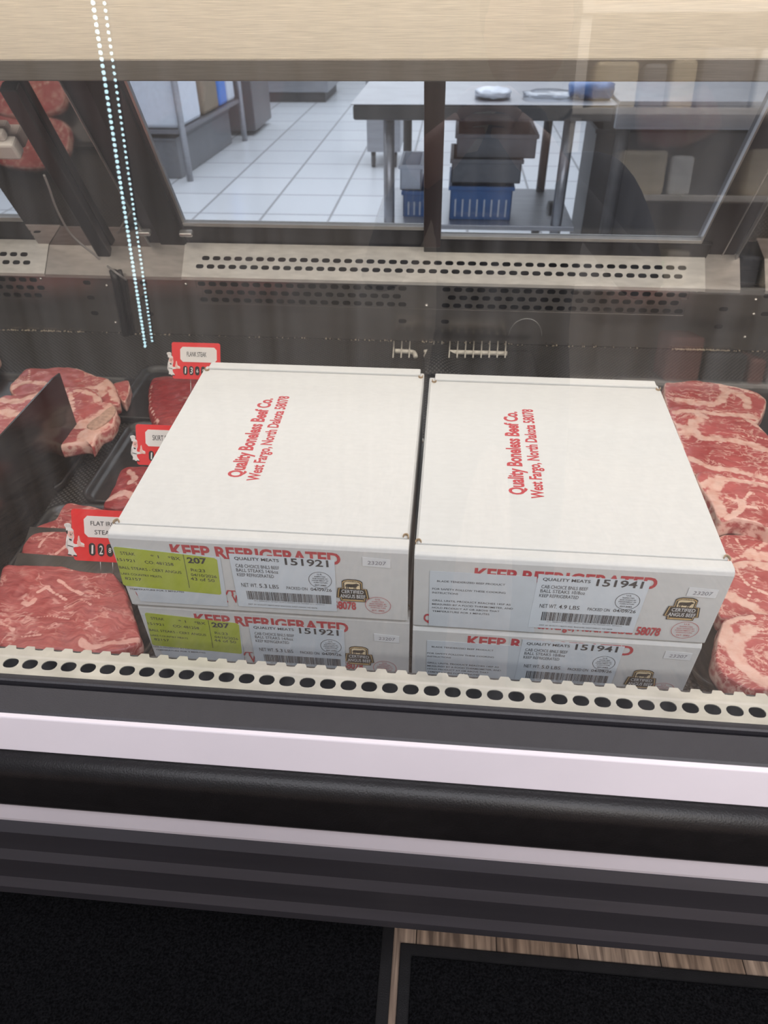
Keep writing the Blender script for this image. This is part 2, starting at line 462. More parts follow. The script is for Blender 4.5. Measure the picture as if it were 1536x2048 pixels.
def plate(bm, pts, n, th, mi=0):
    """thin solid polygon: pts on the back plane, raised along n by th"""
    n = Vector(n)
    A = [bm.verts.new(Vector(p)) for p in pts]; B = [bm.verts.new(Vector(p)+n*th) for p in pts]
    k = len(pts)
    bm.faces.new(A[::-1]).material_index = mi; bm.faces.new(B).material_index = mi
    for i in range(k):
        j = (i+1) % k
        bm.faces.new((A[i], A[j], B[j], B[i])).material_index = mi


def catmull(pts, n=8, closed=True):
    out = []; k = len(pts)
    for i in range(k if closed else k-1):
        p0, p1, p2, p3 = [pts[(i+o) % k] if closed else pts[min(max(i+o, 0), k-1)] for o in (-1, 0, 1, 2)]
        for s in range(n):
            t = s/n
            out.append(0.5*((2*p1)+(p2-p0)*t+(2*p0-5*p1+4*p2-p3)*t*t+(3*p1-p0-3*p2+p3)*t*t*t))
    if not closed:
        out.append(pts[-1])
    return out


def stadium(cx, cy, hw, hh, n=6):
    r = hh; out = []
    for s, a0 in ((1, -PI/2), (-1, PI/2)):
        for k in range(n+1):
            a = a0+PI*k/n
            out.append((cx+s*(hw-r)+r*math.cos(a), cy+r*math.sin(a)))
    return out


def perf_cell(bm, x0, x1, y0, y1, cx, cy, hw, hh, T):
    """rectangle with a stadium hole"""
    hole = stadium(cx, cy, hw, hh)
    outer = []
    n = len(hole)
    for (x, y) in hole:
        dx, dy = x-cx, y-cy
        sx = ((x1-cx) if dx > 0 else (cx-x0))/abs(dx) if abs(dx) > 1e-9 else 1e9
        sy = ((y1-cy) if dy > 0 else (cy-y0))/abs(dy) if abs(dy) > 1e-9 else 1e9
        s = min(sx, sy); outer.append((cx+dx*s, cy+dy*s))
    H = [bm.verts.new(T(*p)) for p in hole]; O = [bm.verts.new(T(*p)) for p in outer]
    for i in range(n):
        j = (i+1) % n
        bm.faces.new((H[i], H[j], O[j], O[i]))
    # corners
    corners = [(x1, y0), (x1, y1), (x0, y1), (x0, y0)]
    for c in corners:
        best = None
        for i in range(n):
            j = (i+1) % n
            a, b = outer[i], outer[j]
            on_x = abs(a[0]-c[0]) < 1e-7 and abs(b[1]-c[1]) < 1e-7 and abs(b[0]-c[0]) > 1e-7
            on_y = abs(a[1]-c[1]) < 1e-7 and abs(b[0]-c[0]) < 1e-7 and abs(b[1]-c[1]) > 1e-7
            if on_x or on_y:
                best = (i, j)
        if best:
            v = bm.verts.new(T(*c)); bm.faces.new((O[best[0]], O[best[1]], v))


def quad(bm, x0, x1, y0, y1, T):
    if x1-x0 < 1e-6 or y1-y0 < 1e-6: return
    bm.faces.new([bm.verts.new(T(*p)) for p in ((x0, y0), (x1, y0), (x1, y1), (x0, y1))])


def perf_row(bm, x0, x1, y0, y1, centers, hw, hh, T, pitch):
    """a row: solid where there is no hole"""
    cy = (y0+y1)/2; x = x0
    for i, c in enumerate(centers):
        a, b = c-pitch/2, c+pitch/2
        quad(bm, x, a, y0, y1, T)
        perf_cell(bm, a, b, y0, y1, c, cy, hw, hh, T); x = b
    quad(bm, x, x1, y0, y1, T)


def solidify(o, th, off=0):
    s = o.modifiers.new('thickness', 'SOLIDIFY'); s.thickness = th; s.offset = off
    return o


def text_polys(s, bold=0.0):
    cu = bpy.data.curves.new('t', 'FONT'); cu.body = s; cu.offset = bold; cu.resolution_u = 3
    o = bpy.data.objects.new('t', cu); COL.objects.link(o)
    dg = bpy.context.evaluated_depsgraph_get(); dg.update()
    me = bpy.data.meshes.new_from_object(o.evaluated_get(dg))
    vs = [v.co.copy() for v in me.vertices]; fs = [tuple(p.vertices) for p in me.polygons]
    bpy.data.objects.remove(o); bpy.data.curves.remove(cu); bpy.data.meshes.remove(me)
    return vs, fs


TXC = {}


def add_text(bm, s, T, u0, v0, w, h, bold=0.0, shear=0.0, slope=0.0, cut=None):
    """text scaled into width w and height h with its lower left at u0,v0"""
    if (s, bold) not in TXC:
        TXC[(s, bold)] = text_polys(s, bold)
    vs, fs = TXC[(s, bold)]
    if not vs: return
    x0 = min(v.x for v in vs); x1 = max(v.x for v in vs); y0 = min(v.y for v in vs); y1 = max(v.y for v in vs)
    y0 = max(y0, -0.02)
    cap = y1-y0
    P = []
    for v in vs:
        y = (v.y-y0)/cap*h; x = (v.x-x0)/(x1-x0)*w
        P.append(bm.verts.new(T(u0+x+y*shear, v0+y+x*slope)))
    for f in fs:
        try: bm.faces.new([P[i] for i in f])
        except ValueError: pass


def TX(name, items, T, m, parent, cut=None):
    bm = bmesh.new()
    for it in items:
        add_text(bm, it[0], T, *it[1:5], **(it[5] if len(it) > 5 else {}))
    if cut is not None:      # keep only what is on one side of a local line
        co, no = cut
        bmesh.ops.bisect_plane(bm, geom=bm.verts[:]+bm.edges[:]+bm.faces[:], plane_co=co, plane_no=no, clear_outer=True)
    return finish(name, bm, m, parent)


# ============================================================ SETTING
wood = wood_mat(); tiles = tile_mat()
tag(BX('floor', (-4, -4.5, -0.05), (4, 1.72, 0), wood), kind='structure')
tag(BX('floor', (-6, 1.72, -0.05), (6, 14.2, 0), tiles), kind='structure')
tag(BX('wall_back', (-6, 14.0, 0), (6, 14.2, 3), k_wall), kind='structure')
tag(BX('wall_left', (-4.4, 1.8, 0), (-4.2, 14.0, 3), k_wall), kind='structure')
tag(BX('wall_right', (5.0, 1.8, 0), (5.2, 14.0, 3), k_wall), kind='structure')
tag(BX('wall_front', (-4.2, -4.6, 0), (4.2, -4.5, 3), store_wall), kind='structure')
ceil_m = mat('ceiling_paint', (0.7, 0.7, 0.7), 0.8, var=0.03)
tag(BX('ceiling', (-6, -4.6, 3.0), (6, 14.2, 3.1), ceil_m), kind='structure')

# ============================================================ DISPLAY CASE
case = tag(empty('refrigerated_display_case', (0, 1.0, 0)), 'long refrigerated meat display case with glass front, white trims and charcoal panels', 'display case')
case_children = []


def cp(o):
    o.parent = case; o.matrix_parent_inverse = Matrix.Translation((0, -1.0, 0)); return o


X0, X1 = -1.75, 1.75
# base body behind the front cladding
cp(BX('base', (X0, 0.60, 0.12), (X1, 1.70, 0.60), charcoal_low))
cp(BX('kick_plate', (X0, 0.66, 0.0), (X1, 1.65, 0.12), k_dark))
# stepped lower panel
cp(PRX('lower_panel', [(0.415, 0.6085), (0.4105, 0.6080), (0.4020, 0.5960), (0.4043, 0.5460), (0.3970, 0.5320),
                       (0.4010, 0.4720), (0.3935, 0.4580), (0.3930, 0.441), (0.43, 0.441), (0.44, 0.6075)], X0, X1, charcoal_low))
cp(PRX('white_trim', [(0.412, 0.648), (0.4100, 0.616), (0.4105, 0.610), (0.425, 0.610), (0.425, 0.648)], X0, X1, white_trim))
bump = [(0.4240, 0.7435)]
for k in range(13):                      # rounded shoulder
    a = math.radians(90+k*7.5)
    bump.append((0.4230+0.0200*math.cos(a), 0.7230+0.0200*math.sin(a)))
for y, z in ((0.4030, 0.700), (0.4032, 0.680), (0.4045, 0.662), (0.4070, 0.655), (0.412, 0.653), (0.43, 0.653)):
    bump.append((y, z))
bump.append((0.44, 0.7435))
cp(PRX('bumper', bump, X0, X1, rubber, smooth=True))
cp(PRX('white_trim', [(0.4385, 0.7895), (0.4375, 0.788), (0.4245, 0.746), (0.4265, 0.744), (0.45, 0.744), (0.45, 0.7895)], X0, X1, white_trim, bevel=0.0008))
cp(PRX('front_ledge', [(0.4765, 0.7955), (0.446, 0.7915), (0.4425, 0.789), (0.4425, 0.780), (0.4765, 0.780)], X0, X1, charcoal, bevel=0.001))
cp(PRX('glass_gasket', [(0.493, 0.7945), (0.4845, 0.7970), (0.4825, 0.7955), (0.482, 0.78), (0.493, 0.78)], X0, X1, charcoal))
cp(BX('ledge_support', (X0, 0.445, 0.60), (X1, 0.494, 0.779), frame_black))
# front glass, leaning slightly away from the customer
GT = math.radians(7.5)
GB = Vector((0, 0.488, 0.792)); GU = Vector((0, math.sin(GT), math.cos(GT))); GN = Vector((0, -math.cos(GT), math.sin(GT)))
bm = bmesh.new()
gp = [Vector((X0, 0, 0))+GB, Vector((X1, 0, 0))+GB, Vector((X1, 0, 0))+GB+GU*0.78, Vector((X0, 0, 0))+GB+GU*0.78]
f = bm.faces.new([bm.verts.new(p) for p in gp])
o = finish('front_glass', bm, case_glass); cp(o)
# perforated front rail with a scalloped back edge
PITCH = (0.3663+0.5030)/36
bm = bmesh.new()
T = lambda x, y: Vector((x, y, 0.7905))
x_first = -0.5030-PITCH*48
cs = [x_first+PITCH*i for i in range(140)]
RX = 0.0035  # holes run a hair deeper on the right
perf_row(bm, X0, X1, 0.4945, 0.5285, [c for c in cs if X0+PITCH < c < X1-PITCH], 0.0094, 0.0071, T, PITCH)
o = finish('perforated_rail', bm, rail_steel)
bm = bmesh.new(); bm.from_mesh(o.data)
for c in cs:                                        # scallops: teeth between cut-through holes
    if not (X0+PITCH < c < X1-PITCH): continue
    cc = c+PITCH/2
    pts = [(cc-PITCH/2, 0.5285), (cc+PITCH/2, 0.5285), (cc+PITCH/2, 0.5330), (cc+PITCH*0.30, 0.5335), (cc+PITCH*0.20, 0.5385), (cc-PITCH*0.20, 0.5385), (cc-PITCH*0.30, 0.5335), (cc-PITCH/2, 0.5330)]
    bm.faces.new([bm.verts.new(T(*p)) for p in pts])
bm.to_mesh(o.data); bm.free(); solidify(o, 0.0012); cp(o)
cp(BX('rail_front_flange', (X0, 0.4936, 0.780), (X1, 0.4948, 0.791), rail_steel))
# honeycomb shelf below rail, inner well front
cp(BX('air_duct', (X0, 0.4950, 0.730), (X1, 0.5360, 0.735), k_dark))
cp(BX('well_front_wall', (X0, 0.5365, 0.62), (X1, 0.5380, 0.7880), k_dark))
# deck pan and rear wall
bm = bmesh.new()
A = [(0.538, deckz(0.538, -0.006)), (1.645, deckz(1.645, -0.006)), (1.645, deckz(1.645, -0.012)), (0.538, deckz(0.538, -0.012))]
prismx(bm, A, X0, X1); cp(finish('deck_pan', bm, steel_dark))

WY = 1.645
xl, xr = aty(365, 553, WY).x, aty(1410, 571, WY).x
LIPZ = 0.857


def slots(px0, px1, py, n, y=WY):
    a, b = aty(px0, py, y).x, aty(px1, py+(px1-px0)*0.017, y).x
    return [a+(b-a)*i/(n-1) for i in range(n)]


bm = bmesh.new(); T = lambda x, z: Vector((x, WY, z))
rows = []
for k, (py, o1, o2) in enumerate(((569, 403, 893), (585, 413, 903), (601, 403, 893))):
    rows.append(aty(768, py+7, WY).z)
rh = (rows[0]-rows[2])/2
PW = (aty(805, 575, WY).x-aty(403, 568, WY).x)/18
g1 = aty(403, 568, WY).x; g2 = aty(893, 578, WY).x
L0 = [g1-PW*(16+i)-0.26 for i in range(0)]
lg = aty(70, 571, WY).x
for k in range(3):
    off = PW/2 if k == 1 else 0
    cs = [lg+off-PW*i for i in range(20)][::-1]+[g1+off+PW*i for i in range(19 if k != 1 else 18)]+[g2+off+PW*i for i in range(21 if k != 1 else 20)]
    cs = [c for c in cs if X0+PW < c < X1]
    z = rows[k]
    perf_row(bm, X0, X1, z-rh/2, z+rh/2, cs, 0.0098, 0.0055, T, PW)
zt, zb = rows[0]+rh/2, rows[2]-rh/2
quad(bm, X0, X1, zt, LIPZ, T); quad(bm, X0, X1, 0.69, zb, T)
cp(solidify(finish('rear_air_panel', bm, steel_dark), 0.0015, 1))
cp(BX('rear_duct', (X0, 1.70, 0.66), (X1, 1.71, 0.85), frame_black))
# black plates for the dark inside single knock-out slots, bolts and the round knock-out on the rear panel
for (px, py) in ((805, 642), (890, 643), (174, 565), (182, 595), (190, 626), (287, 566), (290, 595), (300, 628), (1455, 582), (1447, 618), (1437, 653), (1536, 592), (1530, 628)):
    p = aty(px, py, WY-0.0008)
    bm = bmesh.new(); plate(bm, [Vector((x, WY-0.001, z)) for x, z in stadium(p.x, p.z, 0.0098, 0.0052)], (0, -1, 0), 0.0006)
    cp(finish('slot', bm, frame_black))
for (px, py) in ((82, 557), (214, 571), (245, 577), (232, 645), (259, 648), (372, 568), (1393, 583), (1511, 599), (1489, 674), (853, 611), (1507, 628)):
    p = aty(px, py, WY)
    bm = bmesh.new(); bmesh.ops.create_uvsphere(bm, u_segments=12, v_segments=8, radius=0.0042, matrix=Matrix.Translation((p.x, WY-0.001, p.z)))
    cp(finish('screw', bm, bolt_mat, smooth=True))
p = aty(1050, 672, WY); bm = bmesh.new()
tube(bm, [Vector((p.x+0.040*math.cos(a), WY-0.001, p.z+0.045*math.sin(a))) for a in [PI*k/28 for k in range(29)]], 0.0009, 6)
cp(finish('round_knockout', bm, silver_line, smooth=True))
# vertical seams of the wall sheets
for (px, py) in ((98, 560), (1405, 590), (372, 600)):
    x = aty(px, py, WY).x
    cp(BX('sheet_seam', (x-0.0006, WY-0.0012, 0.76), (x+0.0006, WY, LIPZ), silver_line))

# slanted ledges above the rear panel
LT = Vector((0, 1.706, 0.918)); LF = Vector((0, 1.640, LIPZ)); LS = (LT-LF)


def ledge(x0, x1, off=0.0, holes=None, name='air_grille', rows_=None, m=None):
    nrm = Vector((0, -LS.z, LS.y)).normalized()
    T = lambda x, s: Vector((x, 0, 0))+LF+LS*s+nrm*off
    bm = bmesh.new()
    if holes:
        h0, h1 = holes; PL = PW
        quad(bm, x0, x1, 0, 0.20, T)
        lo = [c for c in h1]; up = [c for c in h0]
        perf_row2(bm, x0, x1, 0.20, 0.44, lo, T, PL); perf_row2(bm, x0, x1, 0.44, 0.68, up, T, PL)
        quad(bm, x0, x1, 0.68, 1.0, T)
    else:
        quad(bm, x0, x1, 0, 1, T)
    o = finish(name, bm, m or steel_bright); solidify(o, 0.0014, 0); cp(o)
    # folded front lip
    q = T(0, 0)
    bm = bmesh.new(); boxf(bm, (x0, q.y-0.0018, q.z-0.006), (x1, q.y, q.z+0.001)); fo = finish('grille_lip', bm, m or steel_bright, o)
    return o


def perf_row2(bm, x0, x1, s0, s1, centers, T, pitch):
    cy = (s0+s1)/2; x = x0
    LL = LS.length
    T2 = lambda u, v: T(u, v/LL)
    for c in centers:
        a, b = c-pitch/2, c+pitch/2
        quad(bm, x, a, s0, s1, T)
        perf_cell(bm, a, b, s0*LL, s1*LL, c, cy*LL, 0.0098, 0.0056, T2); x = b
    quad(bm, x, x1, s0, s1, T)


LNn = Vector((0, -LS.z, LS.y)).normalized()
def ledge_x(px, py): return at(px, py, LNn, LNn.dot(LF)).x
u0, u1 = ledge_x(412, 525), ledge_x(1363, 539)
up = [u0+(u1-u0)*i/42 for i in range(43)]
l0, l1 = ledge_x(400, 540), ledge_x(1355, 553)
lo = [l0+(l1-l0)*i/42 for i in range(43)]
PWs = PW; PW = (u1-u0)/42
ledge(xl, xr, 0.004, (up, lo))
lx = ledge_x(92, 540)
ul, ll_ = ledge_x(49, 517), ledge_x(55, 530)
ledge(X0, lx, 0.004, ([ul-PW*i for i in range(20)][::-1], [ll_-PW*i for i in range(20)][::-1]))
PLM = mat('ledge_plate_steel', (0.46, 0.43, 0.41), 0.36, 0.6, var=0.12, scale=26, stretch=(1, 3, 3))
ledge(lx, xl, 0.001, None, 'ledge_plate', m=PLM)
ledge(xr, ledge_x(1480, 572), 0.001, None, 'ledge_plate', m=PLM)
ledge(ledge_x(1530, 570), X1, 0.001, None, 'ledge_plate', m=PLM)

# ---- leaning rear doors and the posts between case sections


def slab(name, x0, x1, s0, s1, o0, o1, m, bevel=0.0, parent=None):
    bm = bmesh.new()
    P = [lean(x, s, o) for x in (x0, x1) for s in (s0, s1) for o in (o0, o1)]
    v = [bm.verts.new(p) for p in P]
    for f in ((0, 1, 3, 2), (4, 6, 7, 5), (0, 4, 5, 1), (2, 3, 7, 6), (0, 2, 6, 4), (1, 5, 7, 3)):
        bm.faces.new([v[i] for i in f])
    ob = finish(name, bm, m, bevel=bevel)
    if parent is None: cp(ob)
    else: ob.parent = parent; ob.matrix_parent_inverse = parent.matrix_world.inverted() if False else Matrix.Identity(4)
    return ob


def s_of(px, py, off=0.0):
    p = door(px, py, off); return (p-LB-LN*off).dot(LD)


STOP = 0.435
sL = s_of(600, 447); sR = s_of(1100, 471, 0.012)
xLa = door(371, 445).x; xLb = door(848, 447).x; xM0 = door(848, 400, 0.012).x; xM1 = door(884, 400, 0.012).x
xRa = door(882, 470, 0.012).x; xRb = door(1403, 474, 0.012).x
xFl = door(320, 530).x            # polished panel right edge
# left door: frame and pane
BWD = dict(bevel=0.0015)
slab('door_frame', xFl-0.06, xLa-0.006, -0.03, STOP, -0.02, 0.006, frame_grey, 0.002)
slab('door_frame', xFl+0.035, xLa-0.014, -0.03, STOP, 0.006, 0.012, frame_black, 0.001)
slab('door_bottom_rail', xFl+0.012, xM1, -0.03, sL-0.012, -0.02, 0.004, frame_black, 0.002)
slab('glazing_strip', xLa-0.006, xLa, sL-0.006, STOP, -0.006, 0.004, silver_line, 0.0005)
slab('glazing_strip', xLa-0.006, xLb, sL-0.010, sL, -0.006, 0.005, silver_line, 0.0005)
slab('door_pane', xLa, xLb, sL, STOP, -0.004, -0.001, door_glass)
# right door in front of the left one
slab('door_stile', xM0, xM1, sR-0.035, STOP, 0.004, 0.022, mat('maroon_black_frame', (0.040, 0.018, 0.018), 0.35, 0.2, var=0.15), 0.002)
slab('door_bottom_rail', xM0, xRb+0.03, -0.035, sR-0.012, 0.004, 0.020, frame_black, 0.002)
slab('glazing_strip', xRa, xRb, sR-0.009, sR, 0.006, 0.020, silver_line, 0.0005)
slab('door_pane', xRa, xRb, sR, STOP, 0.008, 0.011, door_glass)
slab('glazing_strip', xRb, xRb+0.004, sR-0.009, STOP, 0.006, 0.020, silver_line, 0.0004)
xR2 = door(1437, 512).x; xR3 = door(1440, 560).x
slab('door_frame', xRb+0.004, xR3-0.004, -0.04, STOP, -0.02, 0.010, frame_grey, 0.002)
slab('glazing_strip', xR2, xR2+0.003, -0.02, STOP, 0.010, 0.013, silver_line)
# polished filler panels that mirror the meat, each side
xPl = door(110, 520).x
xT, xB = door(118, 165, 0.018).x, door(322, 534, 0.018).x; sB = s_of(322, 534, 0.018)
xLo = xB+(xT-xB)*(-0.085-sB)/(0.428-sB); xHi = xT


def skewed(name, a0, a1, b0, b1, o0, o1, m):
    bm = bmesh.new(); P = [lean(x, s, o) for (x, s) in ((a0, -0.085), (a1, -0.085), (b1, STOP), (b0, STOP)) for o in (o0, o1)]
    v = [bm.verts.new(p) for p in P]
    for f in ((0, 2, 4, 6), (1, 7, 5, 3), (0, 1, 3, 2), (2, 3, 5, 4), (4, 5, 7, 6), (6, 7, 1, 0)): bm.faces.new([v[i] for i in f])
    cp(finish(name, bm, m))


skewed('polished_panel', xPl, xLo, xPl, xHi, 0.012, 0.018, mirror_dark)
skewed('panel_edge', xLo, xLo+0.002, xHi, xHi+0.002, 0.012, 0.0185, silver_line)
slab('polished_panel', xR3, X1, -0.085, STOP, 0.012, 0.018, mirror_dark, 0.001)
slab('panel_edge', xR3-0.003, xR3, -0.085, STOP, 0.010, 0.022, silver_line)
# the neighbouring section's door on the left
sN = s_of(30, 432)
slab('door_bottom_rail', X0, xPl-0.002, -0.03, sN-0.012, -0.02, 0.006, frame_black, 0.002)
slab('glazing_strip', X0, xPl-0.002, sN-0.012, sN, -0.006, 0.006, silver_line, 0.0005)
slab('door_pane', X0, xPl-0.002, sN, STOP, -0.004, -0.001, door_glass)
# black post with conduit and cable
p0, p1 = door(12, 165, 0.045), door(222, 545, 0.045)
bm = bmesh.new(); xm = (p0.x+p1.x)/2
P = [lean(x, s, o) for x in (xm-0.017, xm+0.017) for s in (-0.115, STOP) for o in (0.020, 0.046)]
v = [bm.verts.new(p) for p in P]
for f in ((0, 1, 3, 2), (4, 6, 7, 5), (0, 4, 5, 1), (2, 3, 7, 6), (0, 2, 6, 4), (1, 5, 7, 3)): bm.faces.new([v[i] for i in f])
cp(finish('centre_post', bm, frame_black, bevel=0.004))
c0, c1 = aty(232, 565, 1.632), aty(253, 676, 1.632)
cp(TB('conduit', [c0+Vector((0, 0, 0.03)), c0, c1+Vector((0, 0, -0.01))], 0.0095, frame_black))
cp(TB('conduit', [c0+Vector((0.016, 0, 0.03)), c0+Vector((0.016, 0.004, 0)), c1+Vector((0.014, 0.004, -0.01))], 0.006, frame_black))
cb = [door(px, py, 0.056) for px, py in ((88, 350), (98, 375), (110, 410), (124, 440), (140, 466), (160, 486), (185, 506), (210, 528))]+[aty(232, 545, 1.60), aty(252, 560, 1.62)]
cp(TB('cable', catmull([Vector(c) for c in cb], 6, False), 0.0026, mat('grey_cable', (0.35, 0.34, 0.34), 0.45, var=0.1), seg=8))
for px, py in ((288, 466), (372, 468)):
    q = door(px, py, 0.022); s = (q-LB).dot(LD)
    slab('door_clip', q.x-0.016, q.x+0.016, s-0.005, s+0.005, 0.012, 0.028, silver_line, 0.003)
q = door(16, 292, 0.03); s = (q-LB-LN*0.03).dot(LD)
slab('clip_reflection', q.x-0.03, q.x+0.025, s-0.018, s+0.018, 0.02, 0.05, plastic_white, 0.005)  # solid white pieces stand for the reflection of a plastic clip
slab('clip_reflection', q.x-0.03, q.x+0.010, s+0.018, s+0.036, 0.02, 0.04, plastic_white, 0.005)
# header: lip and brushed panel above the doors, canopy over the case
cp(BX('header_lip', (X0, 1.440, 1.2886), (X1, 1.53, 1.3223), steel_lip, bevel=0.002))
cp(PRX('header_panel', [(1.443, 1.3223), (1.428, 1.46), (1.428, 1.53), (1.53, 1.53), (1.53, 1.3223)], X0, X1, steel_brush))
cp(BX('canopy', (X0, 0.56, 1.535), (X1, 1.53, 1.56), charcoal))  # unseen top, added; it blocks the ceiling light from the interior
cp(BX('case_light', (X0+0.1, 0.75, 1.505), (X1-0.1, 0.85, 1.532), mat('lamp_diffuser', (0.9, 0.88, 0.82), 0.5, emit=(1, 0.9, 0.78), estr=2.0)))
cp(BX('case_light', (X0+0.1, 1.23, 1.510), (X1-0.1, 1.31, 1.532), MATS['lamp_diffuser']))  # unseen lamp body for the added rear light
cp(BX('end_panel', (X0-0.03, 0.43, 0.0), (X0, 1.73, 1.56), charcoal))
cp(BX('end_panel', (X1, 0.43, 0.0), (X1+0.03, 1.73, 1.56), charcoal))
cp(BX('rear_cladding', (X0, 1.735, 0.0), (X1, 1.76, 0.90), k_steel))

# woven mat lining the deck
bm = bmesh.new()
prismx(bm, [(0.540, deckz(0.540, -0.0055)), (1.641, deckz(1.641, -0.0055)), (1.641, deckz(1.641, -0.002)), (0.540, deckz(0.540, -0.002))], X0+0.01, X1-0.01)
tag(finish('deck_mat', bm, woven), 'black woven mat lining the deck of the display case', 'mat')
# dirty crumbs line along the back edge of the mat
cr = bmesh.new(); rnd = random.Random(3)
for i in range(420):
    x = rnd.choice((rnd.uniform(-1.3, -0.93), rnd.uniform(0.55, 0.69), rnd.uniform(-1.2, 0.9)))
    r = rnd.uniform(0.0008, 0.0024)
    bmesh.ops.create_icosphere(cr, subdivisions=1, radius=r, matrix=Matrix.Translation((x, 1.640-rnd.uniform(0, 0.006), deckz(1.638)+0.0005)))
tag(finish('crumbs', cr, mat('pale_crumbs', (0.40, 0.34, 0.26), 0.9, var=0.3)), 'line of pale dry crumbs along the back edge of the mat', 'crumbs', kind='stuff')

# white coated wire racks poking out at the back
for (pa, pb, py, wires, lab) in ((790, 832, 702, (788, 804, 820), 'short white coated wire rack end at the back of the deck'),
                                (852, 1014, 704, (868, 884, 900, 916, 932, 948, 964, 980, 996, 1012), 'longer white coated wire rack behind the right-hand cartons')):
    a = deck(pa, py, 0.012); b = deck(pb, py+3, 0.012)
    a.z += 0; yy = (a.y+b.y)/2
    r = tag(empty('wire_rack', (a.x, yy, deckz(yy))), lab, 'wire rack')
    L0 = Vector((-a.x, -yy, -deckz(yy)))
    if pa < 840:
        pts = [a, Vector((b.x-0.014, yy, a.z)), Vector((b.x-0.004, yy-0.006, a.z)), Vector((b.x, yy-0.022, a.z-0.002))]
    else:
        pts = [Vector((a.x, yy-0.022, a.z-0.002)), Vector((a.x+0.004, yy-0.006, a.z)), Vector((a.x+0.014, yy, a.z)), b]
    o = TB('rail', [p+L0 for p in catmull([Vector(p) for p in pts], 5, False)], 0.0055, wire_white, r)
    for wpx in wires:
        w0 = deck(wpx, 683, 0.014); w1 = deck(wpx-2, 715, 0.020)
        TB('wire', [Vector((w0.x, w0.y, w0.z))+L0, Vector(w1)+L0], 0.0016, wire_white, r, seg=8)
# folded hump of mat cloth covering part of the rack
bm = bmesh.new()
g0, g1 = deck(905, 705), deck(1010, 705)
n1, n2 = 30, 16; grid = []
for i in range(n1+1):
    row = []
    for j in range(n2+1):
        u, v_ = i/n1, j/n2
        x = -0.045+0.26*u; y = 1.60-0.13*v_
        h = 0.024*math.exp(-((u-0.12)/0.14)**2)*math.sin(PI*min(1, v_*0.9+0.1))**0.7 + 0.003
        row.append(bm.verts.new((x, y, deckz(y)+h)))
    grid.append(row)
for i in range(n1):
    for j in range(n2):
        bm.faces.new((grid[i][j], grid[i+1][j], grid[i+1][j+1], grid[i][j+1]))
o = finish('mat_flap', bm, woven, smooth=True); solidify(o, 0.002)
tag(o, 'humped flap of black woven mat lying over the wire rack', 'mat')

# black divider panel standing on the deck between sections
bm = bmesh.new()
xd = -0.703
pr = [(1.118, 0.690), (1.116, 0.864), (1.09, 0.8665), (0.56, 0.850), (0.56, deckz(0.56))]
A = [bm.verts.new((xd-0.003, y, z)) for y, z in pr]; B = [bm.verts.new((xd, y, z)) for y, z in pr]
bm.faces.new(A[::-1]); bm.faces.new(B)
for i in range(5):
    j = (i+1) % 5; bm.faces.new((A[i], A[j], B[j], B[i]))
tag(finish('divider_panel', bm, acrylic), 'glossy black divider panel standing upright beside the bone-in steaks', 'divider')


# ============================================================ CARTONS
BWID, BDEP, BH = 0.36, 0.417, 0.1278


def quadpts(c, w, h, tilt=0.0):
    pass


def ellipse(bm, T, cu, cv, a, b, w=0.0007, n=48, sh=0.0):
    P = []
    for k in range(n):
        t = 2*PI*k/n
        P.append((bm.verts.new(T(cu+a*math.cos(t), cv+b*math.sin(t))), bm.verts.new(T(cu+(a-w)*math.cos(t), cv+(b-w)*math.sin(t)))))
    for k in range(n):
        j = (k+1) % n
        bm.faces.new((P[k][0], P[j][0], P[j][1], P[k][1]))


STEER = [(-.46, .10), (-.42, .22), (-.30, .28), (-.05, .27), (.12, .30), (.24, .34), (.30, .42), (.33, .34), (.40, .33), (.50, .20), (.49, .13), (.42, .12), (.36, .06), (.34, -.06), (.28, -.14),
         (.27, -.42), (.22, -.42), (.21, -.18), (.17, -.18), (.15, -.42), (.10, -.42), (.10, -.16), (-.10, -.20), (-.24, -.14), (-.26, -.42), (-.31, -.42), (-.32, -.16), (-.36, -.12), (-.38, -.42),
         (-.43, -.42), (-.44, -.05), (-.48, -.12), (-.50, -.10)]


